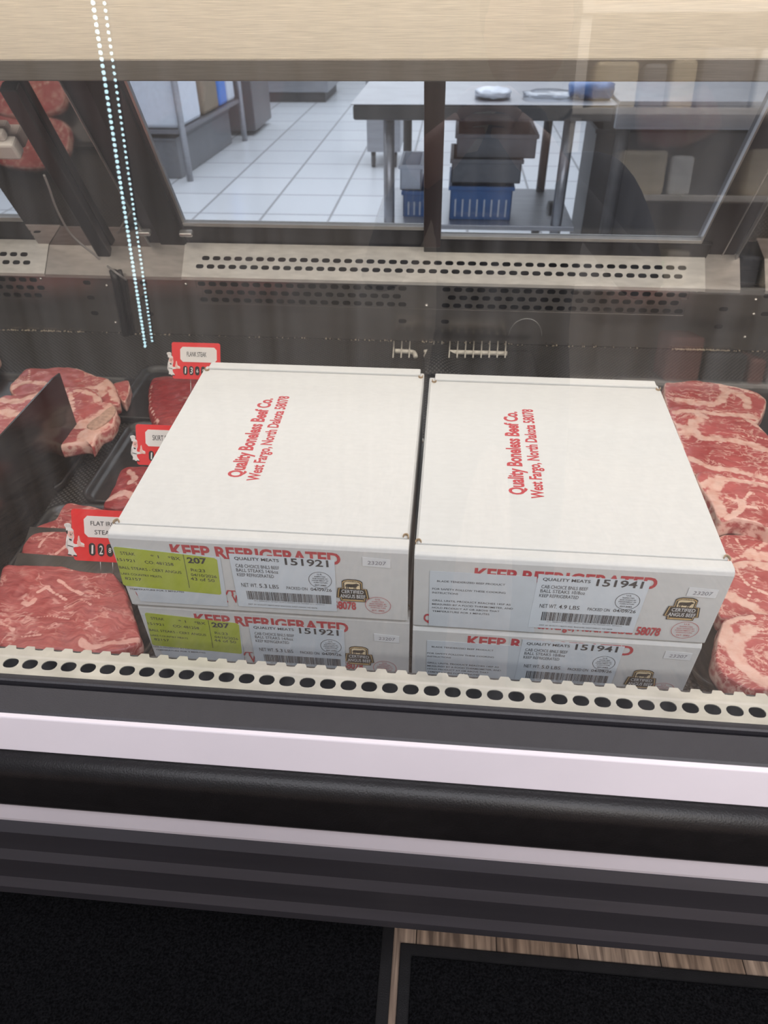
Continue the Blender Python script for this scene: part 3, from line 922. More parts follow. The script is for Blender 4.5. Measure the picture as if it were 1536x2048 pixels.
def emblem(parent, T, Tn, cu, cv, s=0.0205):
    """shield badge: black outline, gold field, steer, banner with lettering"""
    def poly(name, pts, m, z, par):
        bm = bmesh.new(); bm.faces.new([bm.verts.new(T(cu+x*s, cv+y*s, z)) for x, y in pts]); return finish(name, bm, m, par)

    def arch(w, top, base, n=9):
        return [(w, base)]+[(w*math.cos(a), top-0.32+0.32*math.sin(a)) for a in [PI*k/n*0.999 for k in range(n+1)]]+[(-w, base)]
    body = [(0.62, 0.25), (0.62, 0.80), (0.48, 0.93), (0.25, 1.0), (-0.25, 1.0), (-0.48, 0.93), (-0.62, 0.80), (-0.62, 0.25),
            (-0.88, 0.22), (-0.92, -0.05), (-1.0, -0.62), (-0.78, -0.66), (-0.76, -0.92), (0.76, -0.92), (0.78, -0.66), (1.0, -0.62), (0.92, -0.05), (0.88, 0.22)]
    e = poly('emblem', body, emb_black, 0.0006, parent)
    sc_ = lambda k, P: [(x*k, y*k) for x, y in P]
    poly('gold_line', sc_(0.93, body), emb_gold, 0.0008, e)
    poly('black_line', sc_(0.87, body), emb_black, 0.0010, e)
    poly('cream_field', [(0.46, 0.22), (0.46, 0.72), (0.34, 0.80), (-0.34, 0.80), (-0.46, 0.72), (-0.46, 0.22)], emb_cream, 0.0012, e)
    poly('steer', [(x*0.86, 0.47+y*0.60) for x, y in STEER], emb_black, 0.0014, e)
    poly('gold_bar', [(-0.62, -0.72), (0.62, -0.72), (0.62, -0.84), (-0.62, -0.84)], emb_gold, 0.0012, e)
    bm = bmesh.new(); T3 = lambda u, v: T(u, v, 0.0015)
    add_text(bm, 'CERTIFIED', T3, cu-0.66*s, cv-0.16*s, 1.32*s, 0.29*s, bold=0.01)
    add_text(bm, 'ANGUS BEEF', T3, cu-0.76*s, cv-0.57*s, 1.52*s, 0.31*s, bold=0.01)
    finish('emblem_lettering', bm, white_label, e)
    bm = bmesh.new(); add_text(bm, 'SINCE 1978', T3, cu-0.3*s, cv+0.83*s, 0.6*s, 0.10*s)
    finish('emblem_lettering', bm, emb_cream, e)
    return e


def stamp(parent, T, cu, cv, a, b, m, num):
    bm = bmesh.new(); T2 = lambda u, v: T(u, v, 0.0009)
    ellipse(bm, T2, cu, cv, a, b, 0.0006)
    L = [('U.S.', 0.62, 0.42, 0.16), ('INSPECTED', 0.36, 0.95, 0.12), ('AND PASSED BY', 0.12, 1.35, 0.12), ('DEPARTMENT OF', -0.12, 1.42, 0.12), ('AGRICULTURE', -0.36, 1.2, 0.12), (num, -0.72, 0.95, 0.17)]
    for s, y, w, h in L:
        add_text(bm, s, T2, cu-w*a/2, cv+y*b, w*a, h*b*1.1, bold=0.01)
    return finish('inspection_stamp', bm, m, parent)


def barcode(bm, T, u0, u1, v0, v1, seed):
    r = random.Random(seed); u = u0
    while u < u1:
        w = r.choice((0.0004, 0.0004, 0.0008, 0.0012)); g = r.choice((0.0004, 0.0005, 0.0009))
        if u+w > u1: break
        quad(bm, u, u+w, v0, v1, T); u += w+g


def carton(org, yaw, label, kind, lot, du=0.0, dv=0.0, top=True, wt='5.3', bag='43 of 50', emb=None, st=None, stp=None, seed=1, dlab=0.0, dlabv=0.0):
    u = Vector((math.cos(yaw), math.sin(yaw), 0)); v = Vector((-math.sin(yaw)*math.cos(TILT), math.cos(yaw)*math.cos(TILT), math.sin(TILT))); n = u.cross(v)
    M = Matrix.Translation(org) @ Matrix((u, v, n)).transposed().to_4x4()
    c = tag(empty('meat_carton', M=M), label, 'carton', 'white steak cartons stacked in the display case')
    t = 0.0022
    # body tray with card walls
    body = BX('body', (0.001, 0.0, 0), (BWID-0.001, BDEP-0.002, BH-0.004), card, c, bevel=0.0025)
    # rolled front wall edge and lid
    bm = bmesh.new()
    prof = [(-0.0015, 0.004), (-0.0022, BH-0.006), (0.000, BH-0.001), (0.004, BH+0.0006), (0.0165, BH+0.0002), (0.0180, BH-0.002), (0.018, BH-0.006), (0.001, BH-0.008), (0.001, 0.004)]
    A = [bm.verts.new((0.0008, y, z)) for y, z in prof]; B = [bm.verts.new((BWID, y, z)) for y, z in prof]
    for i in range(len(prof)):
        j = (i+1) % len(prof); bm.faces.new((A[i], A[j], B[j], B[i]))
    bm.faces.new(A[::-1]); bm.faces.new(B)
    fr = finish('front_panel', bm, card, c, bevel=0.0012)
    lid = BX('lid', (0.0035, 0.0195, BH-0.0045), (BWID-0.0025, 0.397, BH-0.0005), card, c, bevel=0.0009)
    BX('rear_flap', (0.010, 0.3985, BH-0.004), (BWID-0.007, BDEP, BH+0.0022), card, c, bevel=0.0016)
    for (x, y, sx, sy) in ((BWID-0.0045, 0.0175, 1, 1), (0.0045, 0.0175, -1, 1), (BWID-0.006, 0.3975, 1, -1), (0.009, 0.3975, -1, -1)):
        bm = bmesh.new()       # curled raw card edges at the corner slits
        P = []
        for k in range(9):
            a = -0.4+PI*1.1*k/8
            P.append(Vector((x+sx*0.0032*math.cos(a), y+sy*(0.002+0.0045*math.sin(a)), BH-0.001)))
        for w_ in (0.0,):
            for i in range(8):
                a_, b_ = P[i], P[i+1]
                vs = [bm.verts.new(p) for p in (a_, b_, b_+Vector((0, 0, 0.0035)), a_+Vector((0, 0, 0.0035)))]
                bm.faces.new(vs)
        o = finish('corner_curl', bm, card_brown, c); solidify(o, 0.0011)
    TT = lambda a, b, z=0.0: Vector((a, -0.0023-z, b))
    T0 = lambda a, b: TT(a, b, 0.0002)
    def lab(name, pts, m, z0, z1):
        bm = bmesh.new()
        A = [bm.verts.new(TT(a, b, z0)) for a, b in pts]; B = [bm.verts.new(TT(a, b, z1)) for a, b in pts]
        bm.faces.new(A); bm.faces.new(B)
        for i in range(len(pts)):
            j = (i+1) % len(pts); bm.faces.new((A[i], A[j], B[j], B[i]))
        return finish(name, bm, m, c)
    # red print on the card
    if kind == 'A':
        TX('red_print', [('KEEP REFRIGERATED', 0.0752, 0.0985+dv*0.3, 0.205, 0.0195, dict(bold=0.035))], T0, red_ink, c)
    else:
        TX('red_print', [('KEEP REFRIGERATED', 0.0716, 0.0945+dv*0.5, 0.208, 0.0190, dict(bold=0.035))], T0, red_ink, c)
    if kind == 'A':
        TX('red_print', [('NET WT', 0.092, 0.0345, 0.052, 0.0085, dict(bold=0.03)), ('Quality Boneless Beef Co.  West Fargo, North Dakota 58078', 0.012+du, 0.0205, 0.2835, 0.0145, dict(bold=0.03, slope=0))], T0, red_ink, c)
    else:
        TX('red_print', [('Quality Boneless Beef Co.  West Fargo, North Dakota 58078', 0.0145, 0.0135, 0.288, 0.0150, dict(bold=0.03))], T0, red_ink, c)
    Tt = lambda a, b: TT(a, b, 0.0007)
    Tg = lambda a, b: TT(a, b, 0.0011)
    if kind == 'A':
        il = lab('instruction_label', [(0.0040, 0.1095), (0.1345, 0.1010), (0.1300, 0.0125), (0.0150, 0.0125)], clear_label, 0.0003, 0.0005)
        TX('print', [('HOLD PRODUCT AT OR ABOVE THAT', 0.004, 0.0405, 0.082, 0.0026), ('TEMPERATURE FOR 3 MINUTES', 0.006, 0.0342, 0.071, 0.0026, dict(bold=0.01))], lambda a, b: TT(a, b, 0.0007), dark_ink, il)
        gx, gy = dlab, dlabv
        gl = lab('yellow_green_label', [(0.0042+gx, 0.1069+gy), (0.0065+gx, 0.1090+gy), (0.0645+gx, 0.1045+gy), (0.1270+gx, 0.0990+gy), (0.1300+gx, 0.0960+gy), (0.1254+gx, 0.0365+gy), (0.123+gx, 0.0345+gy), (0.002+gx, 0.041+gy), (-0.0005+gx, 0.0435+gy)], green_label, 0.0006, 0.0008)
        sl = dict(slope=-0.045)
        TX('print', [('STEAK', 0.0108+gx, 0.0965+gy, 0.0180, 0.0052, sl), ('* 1', 0.0480+gx, 0.0945+gy, 0.010, 0.0050, sl), ('*BX', 0.0695+gx, 0.0930+gy, 0.0150, 0.0055, sl),
                     ('151921', 0.0040+gx, 0.0855+gy, 0.0215, 0.0047, sl), ('CO: 481258', 0.0382+gx, 0.0835+gy, 0.0355, 0.0050, sl),
                     ('BALL STEAKS - CERT ANGUS', 0.0030+gx, 0.0722+gy, 0.078, 0.0046, sl), ('LAKE COUNTRY MEATS', 0.0023+gx, 0.0617+gy, 0.0515, 0.0036, sl), ('82157', 0.0053+gx, 0.0528+gy, 0.0207, 0.0046, sl),
                     ('207', 0.0927+gx, 0.0885+gy, 0.0240, 0.0098, dict(bold=0.03)), ('Rt:23', 0.0942+gx, 0.0745+gy, 0.0175, 0.0050, sl), ('04/10/2026', 0.0926+gx, 0.0660+gy, 0.0320, 0.0048, sl),
                     (bag, 0.0907+gx, 0.0585+gy, 0.0300, 0.0054, sl)], Tg, dark_ink, gl)
        bm = bmesh.new()
        P = [(0.0893+gx, 0.1025+gy), (0.0899+gx, 0.1025+gy), (0.0863+gx, 0.0440+gy), (0.0857+gx, 0.0440+gy)]
        bm.faces.new([bm.verts.new(Tg(*p)) for p in P]); finish('printed_rule', bm, dark_ink, gl)
    else:
        il = lab('instruction_label', [(0.0196, 0.1043), (0.1435, 0.1043), (0.1525, 0.0065), (0.0210, 0.0068)], clear_label, 0.0003, 0.0005)
        k = [('BLADE TENDERIZED BEEF PRODUCT', 0.0287, 0.0868, 0.080, 0.0030), ('FOR SAFETY FOLLOW THESE COOKING', 0.0234, 0.0732, 0.087, 0.0030), ('INSTRUCTIONS', 0.0236, 0.0665, 0.031, 0.0030),
             ('GRILL UNTIL PRODUCT REACHES 145F AS', 0.0240, 0.0530, 0.0945, 0.0030), ('MEASURED BY A FOOD THERMOMETER, AND', 0.0240, 0.0462, 0.098, 0.0030), ('HOLD PRODUCT AT OR ABOVE THAT', 0.0243, 0.0398, 0.082, 0.0030),
             ('TEMPERATURE FOR 3 MINUTES', 0.0247, 0.0334, 0.070, 0.0030)]
        TX('print', [(a, b+dlab, c_+dlabv*0.5, d, e, dict(bold=0.005)) for a, b, c_, d, e in k], lambda a, b: TT(a, b, 0.0007), dark_ink, il)
    # shipping label (coordinates of the upper left carton, shifted for the others)
    ou, ov = (0.0, 0.0) if kind == 'A' else (-0.0010, 0.0010)
    ou += du; ov += dv
    shp = lab('shipping_label', [(0.1460+ou, 0.1080+ov), (0.2730+ou, 0.1065+ov), (0.2710+ou, 0.0160+ov), (0.1445+ou, 0.0150+ov)], ship_label, 0.0006, 0.0008)
    Ts = lambda a, b: TT(a+ou, b+ov, 0.0011)
    TX('print', [('QUALITY MEATS', 0.1518, 0.0985, 0.0542, 0.0050, dict(bold=0.012)), (lot, 0.2130, 0.0945, 0.0525, 0.0115, dict(bold=0.02)),
                 ('CAB CHOICE BNLS BEEF', 0.1517, 0.0858, 0.0533, 0.0056), ('BALL STEAKS '+('14/6oz' if kind == 'A' else '10/8oz'), 0.1514, 0.0785, 0.0516, 0.0056), ('KEEP REFRIGERATED', 0.1512, 0.0705, 0.0456, 0.0056),
                 ('NET WT.', 0.1539, 0.0520, 0.0205, 0.0068), (wt, 0.1765, 0.0520, 0.0095, 0.0070, dict(bold=0.008)), ('LBS', 0.1890, 0.0520, 0.0118, 0.0068),
                 ('PACKED ON', 0.2105, 0.0520, 0.0260, 0.0052), ('04/09/26', 0.2405, 0.0520, 0.0262, 0.0054, dict(bold=0.008)),
                 ], Ts, dark_ink, shp)
    TX('small_print', [('(01) 90085412 151921 (3201) 000053 (13) 260409 (21) 2074316', 0.166, 0.0268, 0.09, 0.0014), ('DIST. BY QUALITY MEATS AND SEAFOOD, WEST FARGO, ND 58078', 0.158, 0.0195, 0.088, 0.0020)], Ts, dark_ink, shp)
    bm = bmesh.new(); barcode(bm, Ts, 0.1585, 0.2655, 0.0295, 0.0450, seed); finish('barcode', bm, dark_ink, shp)
    stamp(shp, lambda a, b, z: TT(a+ou, b+ov, z+0.0003), 0.2536, 0.0715, 0.0142, 0.0142, dark_ink, 'EST.2083')
    # number sticker
    su, sv = st
    s_ = lab('number_sticker', [(su-0.0165, sv+0.0085), (su+0.0165, sv+0.0065), (su+0.0165, sv-0.0075), (su-0.0165, sv-0.0060)], white_label, 0.0004, 0.0006)
    TX('print', [('23207', su-0.0105, sv-0.0030, 0.0215, 0.0060, dict(shear=0.08))], lambda a, b: TT(a, b, 0.0009), mat('faded_ink', (0.25, 0.24, 0.28), 0.6), s_)
    emblem(c, TT, None, emb[0], emb[1])
    stamp(c, TT, stp[0], stp[1], 0.0160, 0.0152, red_ink, 'EST. 2083')
    if top:
        # top print reads from the left side
        Tq = lambda a, b: Vector((0.1345-b, 0.1190+a, BH-0.0003))
        TX('lid_print', [('Quality Boneless Beef Co.', 0.0, 0.0, 0.1960, 0.0205, dict(bold=0.034)), ('West Fargo, North Dakota 58078', -0.006, -0.0238, 0.2100, 0.0165, dict(bold=0.028))], Tq, red_ink, lid)
    return c


nA = Vector((0, -math.sin(TILT), math.cos(TILT)))
oA, oB = Vector((-0.3900, 0.6145, 0.7934)), Vector((-0.0242, 0.6137, 0.7864))
DN = nA*(-BH-0.0012)
carton(oA, -0.0027, 'white steak carton with yellow-green 43 of 50 label, upper box of the left stack', 'A', '151921', wt='5.3', bag='43 of 50', emb=(0.2923, 0.0550), st=(0.3225, 0.1055), stp=(0.3232, 0.0320), seed=4)
carton(oA+DN+Vector((0.0025, 0.006, 0)), -0.0027, 'white steak carton with yellow-green 44 of 50 label, lower box of the left stack', 'A', '151921', du=0.0015, dv=-0.0035, wt='5.3', bag='44 of 50', emb=(0.2922, 0.0505), st=(0.3300, 0.0905), stp=(0.3270, 0.0284), seed=4, dlab=0.004, dlabv=0.004)
carton(oB, -0.0041, 'white steak carton reading 4.9 LBS, upper box of the right stack', 'B', '151941', wt='4.9', emb=(0.3188, 0.0640), st=(0.3325, 0.0930), stp=(0.3297, 0.0280), seed=9)
carton(oB+DN+Vector((0.0, 0.002, 0.0)), -0.0041, 'white steak carton reading 5.0 LBS, lower box of the right stack', 'B', '151941', du=-0.0045, dv=0.0095, wt='5.0', emb=(0.3018, 0.0525), st=(0.3350, 0.1050), stp=(0.3323, 0.0337), seed=9, dlab=-0.0025, dlabv=0.008)


# ============================================================ TRAYS
def tray(x0, x1, y0, y1, label, h=0.016, r=0.035, base=0.0, grp=None):
    """shallow rounded black tray with an upstanding rolled rim"""
    def rr(inset, z, n=8):
        out = []
        a0, a1, b0, b1 = x0+inset, x1-inset, y0+inset, y1-inset; q = max(r-inset, 0.008)
        for cx, cy, s in ((a1-q, b1-q, 0), (a0+q, b1-q, 1), (a0+q, b0+q, 2), (a1-q, b0+q, 3)):
            for k in range(n+1):
                a = PI/2*(s+k/n); X, Y = cx+q*math.cos(a), cy+q*math.sin(a)
                out.append(Vector((X, Y, deckz(Y)+base+z)))
        return out
    bm = bmesh.new(); rings = []
    for ins, z in ((0.010, 0.0), (0.004, 0.002), (0.001, h*0.8), (0.0, h), (0.003, h+0.002), (0.007, h), (0.010, h*0.6), (0.015, 0.005), (0.020, 0.0035)):
        rings.append([bm.verts.new(p) for p in rr(ins, z)])
    k = len(rings[0])
    for a, b in zip(rings, rings[1:]):
        for i in range(k):
            bm.faces.new((a[i], a[(i+1) % k], b[(i+1) % k], b[i]))
    bm.faces.new(rings[-1]); bm.faces.new(rings[0][::-1])
    o = finish('meat_tray', bm, tray_black, smooth=True)
    return tag(o, label, 'tray')


tl = deck(264, 765, 0.015)
tray(-1.30, deck(262, 775, 0.015).x, deck(150, 1000).y, deck(150, 750, 0.015).y, 'black plastic tray under the bone-in steaks behind the divider panel')
mA, mB = deck(168, 985, 0.016), deck(275, 850, 0.016)
tray(mA.x-0.004, mA.x+0.235, deck(200, 1004, 0.016).y, deck(300, 842, 0.016).y, 'black plastic tray holding the skirt steak left of the cartons')
tray(deck(330, 800, 0.016).x-0.10, deck(330, 800, 0.016).x+0.20, deck(300, 842, 0.016).y+0.008, deck(330, 742, 0.016).y+0.03, 'black plastic tray holding the rolled flank steak')
tfr = deck(284, 1285, 0.016)
tray(-0.690, -0.398, deck(150, 1316, 0.016).y, deck(200, 1004, 0.016).y-0.006, 'black plastic tray holding the flat iron steaks at the front left')
trl = deck(1420, 1340, 0.016)
tray(0.352, 0.80, deck(1500, 1386, 0.012).y, deck(1440, 1060, 0.01).y, 'black plastic tray under the front right ribeye steaks', r=0.05)
tray(0.37, 0.86, deck(1440, 1050, 0.01).y, deck(1400, 762, 0.01).y, 'black plastic tray under the rear right ribeye steaks')


# ============================================================ STEAKS
def steak(name, label, cat, px, h_top, th, m, seams=(), rim=0.05, bump=0.003, group=None, sc=1.0, off=(0, 0), seed=0, cyl=0.0, seg=13, rim_dirs=None, rounding=0.02, world=False, seamw=1.0):
    if world: deck_ = lambda x, y, h: Vector((x, y, 0))
    else: deck_ = deck
    pts = [deck_(off[0]+x/sc, off[1]+y/sc, h_top) for x, y in px]
    ol = catmull([Vector((p.x, p.y, 0)) for p in pts], seg)
    cx = sum(p.x for p in ol)/len(ol); cy = sum(p.y for p in ol)/len(ol)
    S = []
    for pl, wd in seams:
        q = [deck_(off[0]+x/sc, off[1]+y/sc, h_top) for x, y in pl]
        q = catmull([Vector((p.x, p.y, 0)) for p in q], 6, False)
        S.append((q, wd))
    size = max((p-Vector((cx, cy, 0))).length for p in ol)
    R = max(18, int(size/0.0028))
    prof = [(0.965, 0.0), (0.995, 0.15), (1.0, 0.35), (1.0, 0.6), (0.992, 0.82), (0.978, 0.94), (0.955, 0.99)]
    prof = [(1-(1-a)*min(1.0, 0.012/size/0.03)*1.0, b) for a, b in prof]
    prof += [(0.955*(1-k/R), 1.0) for k in range(1, R)]
    bm = bmesh.new(); lay = bm.verts.layers.float.new('fat')
    base = h_top-th
    rings = []
    for s, zf in prof:
        ring = []
        for p in ol:
            x, y = cx+(p.x-cx)*s, cy+(p.y-cy)*s
            nz = noise.noise(Vector((x*18+seed, y*18, seed*1.3)))*bump + noise.noise(Vector((x*60, y*60+seed, 2.0)))*bump*0.45
            dome = -rounding*th*max(0, (s-0.72)/0.28)**2 if s < 0.97 else -rounding*th
            if cyl: dome = -cyl*th*(s**3.0)
            lat = noise.noise(Vector((p.x*35+seed, p.y*35, 5+zf*2)))*0.0035*(1 if s > 0.93 else s)
            dx, dy = (p.x-cx), (p.y-cy); l = math.hypot(dx, dy)+1e-6
            zz = base+th*zf+(dome+nz if zf > 0.5 else nz*0.5*zf)
            y2 = y+dy/l*lat; x2 = x+dx/l*lat
            vtx = bm.verts.new((x2, y2, deckz(y2)+zz))
            f = 0.0
            if rim:
                edge = (1-s)*l
                k_ = 1.0
                if rim_dirs:
                    a = math.atan2(dy, dx); k_ = max(0, max(1-abs((a-d+PI) % (2*PI)-PI)/w_ for d, w_ in rim_dirs))
                    k_ = min(1, k_*2.0)
                f = max(f, k_*(1.0-edge/(rim*1.25)*0.75 if edge < rim*1.25 else 0)*0.92)
            P2 = Vector((x, y, 0))
            for q, wd in S:
                dmin = min((p.x*s+cx*(1-s)-w.x)**2+(p.y*s+cy*(1-s)-w.y)**2 for w in q) ** 0.5
                f = max(f, 0.95*max(0, 1-dmin/(wd*2.3*seamw)))
            if zf < 0.9: f *= 0.62
            vtx[lay] = f
            ring.append(vtx)
        rings.append(ring)
    k = len(ol)
    for a, b in zip(rings, rings[1:]):
        for i in range(k):
            bm.faces.new((a[i], a[(i+1) % k], b[(i+1) % k], b[i]))
    cvt = bm.verts.new((cx, cy, deckz(cy)+h_top)); cvt[lay] = rings[-1][0][lay]
    for i in range(k):
        bm.faces.new((rings[-1][i], rings[-1][(i+1) % k], cvt))
    bm.faces.new(rings[0][::-1])
    o = finish(name, bm, m, smooth=True)
    return tag(o, label, cat, group)


Z1 = dict(sc=3.413, off=(0, 600))
LG = 'bone-in steaks behind the divider panel'
steak('bone_in_steak', 'bone-in steak with white fat cap, rearmost behind the black divider', 'steak',
      [(62, 590), (120, 510), (175, 465), (300, 460), (400, 448), (520, 460), (640, 508), (755, 545), (812, 660), (805, 712), (700, 700), (500, 680), (300, 680), (110, 660)],
      0.040, 0.026, meat_bone, seams=(([(690, 640), (745, 560), (800, 680)], 0.012), ([(70, 600), (180, 560), (330, 575)], 0.008), ([(500, 610), (600, 600), (690, 590)], 0.006), ([(200, 480), (190, 560)], 0.003)), rim=0.007, seed=1, group=LG, **Z1)
steak('bone_in_steak', 'bone-in steak lying in the middle of the pile behind the black divider', 'steak',
      [(-60, 720), (10, 650), (120, 640), (300, 615), (480, 592), (640, 605), (690, 660), (700, 720), (690, 830), (560, 860), (300, 840), (100, 800), (-40, 800)],
      0.056, 0.022, meat_bone, seams=(([(20, 680), (120, 690), (250, 655), (420, 620)], 0.010), ([(480, 640), (500, 760), (560, 800)], 0.006), ([(520, 620), (620, 640), (660, 690)], 0.006)), rim=0.006, seed=2, group=LG, **Z1)
steak('bone_in_steak', 'bone-in steak with a broad sawn bone edge, front of the pile behind the divider', 'steak',
      [(-100, 780), (40, 740), (300, 790), (470, 770), (560, 730), (660, 690), (760, 690), (800, 760), (760, 860), (690, 900), (655, 945), (622, 985), (580, 965), (300, 1000), (0, 940), (-110, 900)],
      0.068, 0.030, meat_bone, seams=(([(560, 850), (680, 800), (770, 720)], 0.016), ([(590, 960), (620, 900), (700, 860)], 0.016), ([(20, 760), (130, 790), (300, 830)], 0.012)), rim=0.007, seed=3, group=LG, **Z1)
bn = steak('sawn_bone', None, None, [(590, 850), (660, 800), (735, 740), (775, 715), (795, 740), (775, 790), (700, 850), (640, 885), (600, 880)], 0.0705, 0.030, bone_m, rim=0, seed=5, bump=0.002, **Z1)
steaks3 = [o for o in COL.objects if o.name.startswith('bone_in_steak')][-1]
bn.parent = steaks3
steak('steak_piece', 'small red meat chunk at the tray corner right of the bone-in steaks', 'meat',
      [(770, 570), (830, 552), (876, 550), (886, 600), (865, 660), (845, 690), (800, 640)], 0.032, 0.026, meat_bone, rim=0.004, seed=6, bump=0.002, **Z1)

steak('flank_steak', 'thick rolled dark red flank steak behind the flank steak price tag', 'steak',
      [(292, 790), (294, 752), (312, 738), (360, 740), (420, 750), (445, 785), (430, 825), (380, 838), (325, 838), (298, 822)], 0.045, 0.041, meat_dark,
      seams=(([(300, 760), (298, 800), (312, 830)], 0.003),), rim=0.0, seed=8, cyl=0.45, bump=0.003)
steak('flank_steak', 'small end of flank steak lying just in front of the thick rolled one', 'steak',
      [(306, 840), (330, 828), (370, 826), (400, 834), (380, 856), (330, 856)], 0.022, 0.016, meat_dark, rim=0.0, seed=9, cyl=0.3)
steak('skirt_steak', 'folded skirt steak piece below the skirt steak price tag', 'steak',
      [(202, 1004), (212, 985), (228, 958), (240, 935), (262, 926), (310, 926), (360, 940), (350, 985), (300, 1000), (285, 990), (250, 1008), (222, 1010)], 0.030, 0.024, meat_dark,
      seams=(([(258, 940), (270, 955), (262, 965)], 0.006), ([(222, 992), (245, 985), (270, 992)], 0.008)), rim=0.0, seed=10, cyl=0.35, bump=0.005)
FG = 'flat iron steaks layered on the front left tray'
Z4 = dict(sc=3.072, off=(0, 950))
steak('flat_iron_steak', 'flat iron steak at the back of the layered row, tapering to a point at left', 'steak',
      [(215, 322), (290, 290), (345, 265), (380, 195), (420, 168), (500, 180), (620, 200), (720, 260), (700, 350), (500, 345), (330, 328)], 0.036, 0.014, meat_flat, rim=0.002, seed=12, group=FG, **Z4)
steak('flat_iron_steak', 'flat iron steak in the middle of the row, behind the chef price tag', 'steak',
      [(132, 485), (150, 410), (200, 365), (300, 345), (420, 338), (600, 350), (740, 420), (740, 520), (600, 540), (470, 532), (300, 512)], 0.044, 0.016, meat_flat,
      seams=(([(330, 350), (270, 400), (240, 440)], 0.0022), ([(400, 440), (350, 480)], 0.003)), rim=0.002, seed=13, group=FG, **Z4)
steak('flat_iron_steak', 'broad flat iron steak covering the front of the left tray', 'steak',
      [(-60, 740), (-10, 640), (20, 560), (100, 542), (250, 545), (400, 560), (550, 590), (700, 602), (770, 700), (800, 800), (840, 900), (868, 1005), (830, 1050), (700, 1092), (560, 1100), (400, 1078), (200, 1085), (0, 1060), (-80, 900)], 0.052, 0.026, meat_flat,
      seams=(([(140, 785), (175, 790), (210, 765)], 0.009), ([(240, 720), (270, 700), (300, 690)], 0.006), ([(360, 650), (430, 690), (500, 725)], 0.0055), ([(300, 700), (400, 760)], 0.005), ([(500, 760), (560, 800)], 0.004), ([(500, 1010), (560, 1060), (700, 1030), (850, 1010)], 0.010), ([(230, 880), (330, 870), (420, 880)], 0.003), ([(0, 910), (80, 960)], 0.006), ([(120, 1000), (250, 985)], 0.004)),
      rim=0.0015, seamw=0.48, seed=14, group=FG, bump=0.0045, **Z4)
for i, (q, h) in enumerate((([(60, 1054), (300, 1066), (330, 1100), (48, 1092)], 0.037), ([(36, 1106), (330, 1128), (345, 1172), (24, 1146)], 0.0455))):
    pp = [deck(x, y, h) for x, y in q]
    bm = bmesh.new(); plate(bm, pp, (0, 0, 1), 0.0006)
    tag(finish('deli_sheet', bm, sheet_dark), ('dark deli sheet between the rear and middle flat iron steaks', 'dark deli sheet between the middle and broad front flat iron steaks')[i], 'deli sheet')

NG = 'steaks of the neighbouring section, mirrored in the polished panel'
steak('ribeye_steak', 'rear one of the steaks mirrored in the polished panel at top left', 'steak', [(-1.24, 1.325), (-1.16, 1.335), (-1.07, 1.33), (-1.025, 1.355), (-1.03, 1.42), (-1.10, 1.46), (-1.22, 1.45), (-1.26, 1.38)], 0.05, 0.03, meat_rib,
      seams=(([(-1.2, 1.42), (-1.1, 1.40), (-1.04, 1.36)], 0.004), ([(-1.14, 1.34), (-1.10, 1.40)], 0.004)), rim=0.005, seed=40, world=True, group=NG)
steak('ribeye_steak', 'front one of the steaks mirrored in the polished panel at top left', 'steak', [(-1.27, 1.17), (-1.15, 1.16), (-1.06, 1.18), (-1.035, 1.24), (-1.045, 1.305), (-1.12, 1.325), (-1.22, 1.32), (-1.29, 1.26)], 0.05, 0.03, meat_rib,
      seams=(([(-1.24, 1.30), (-1.16, 1.27), (-1.08, 1.24)], 0.004), ([(-1.2, 1.22), (-1.14, 1.27)], 0.003)), rim=0.005, seed=41, world=True, group=NG)
Z5 = dict(sc=2.56, off=(1200, 650))
RG = 'ribeye steaks shingled right of the cartons'
steak('ribeye_steak', 'marbled ribeye steak at the very back of the right-hand row', 'steak',
      [(322, 300), (370, 288), (480, 282), (620, 295), (740, 325), (830, 350), (856, 400), (820, 484), (780, 490), (700, 460), (560, 440), (440, 435), (350, 430)], 0.046, 0.030, meat_rib,
      seams=(([(632, 300), (640, 350), (600, 400), (520, 400), (400, 380)], 0.009), ([(640, 330), (740, 370), (750, 420)], 0.009), ([(560, 285), (700, 320), (840, 370)], 0.005), ([(700, 460), (790, 470)], 0.008)), rim=0.006, seed=20, group=RG, **Z5)
steak('ribeye_steak', 'large ribeye steak with two muscles, second from the back in the right-hand row', 'steak',
      [(350, 425), (440, 412), (560, 425), (700, 455), (800, 492), (870, 560), (940, 640), (960, 780), (900, 820), (740, 790), (600, 770), (480, 760), (410, 620), (380, 520)], 0.060, 0.030, meat_rib,
      seams=(([(380, 450), (480, 440), (600, 452), (720, 470), (830, 520)], 0.007), ([(390, 520), (470, 540), (500, 570), (620, 580), (760, 610), (900, 650)], 0.010), ([(440, 560), (520, 470)], 0.012), ([(450, 680), (560, 725), (700, 740), (900, 800)], 0.007), ([(600, 600), (760, 570), (880, 590)], 0.003)), rim=0.006, seed=21, group=RG, **Z5)
steak('ribeye_steak', 'ribeye steak with white star marbling, third from the back in the right-hand row', 'steak',
      [(490, 765), (600, 755), (740, 790), (860, 808), (980, 840), (990, 1040), (900, 1060), (800, 1015), (700, 995), (610, 1000), (560, 900)], 0.072, 0.034, meat_rib,
      seams=(([(540, 820), (600, 790), (740, 800), (900, 830)], 0.007), ([(600, 800), (580, 880), (610, 960)], 0.013), ([(640, 880), (720, 900), (770, 860)], 0.003), ([(720, 900), (720, 945), (650, 990)], 0.006), ([(700, 870), (720, 920), (800, 940)], 0.003)), rim=0.005, seed=22, group=RG, **Z5)
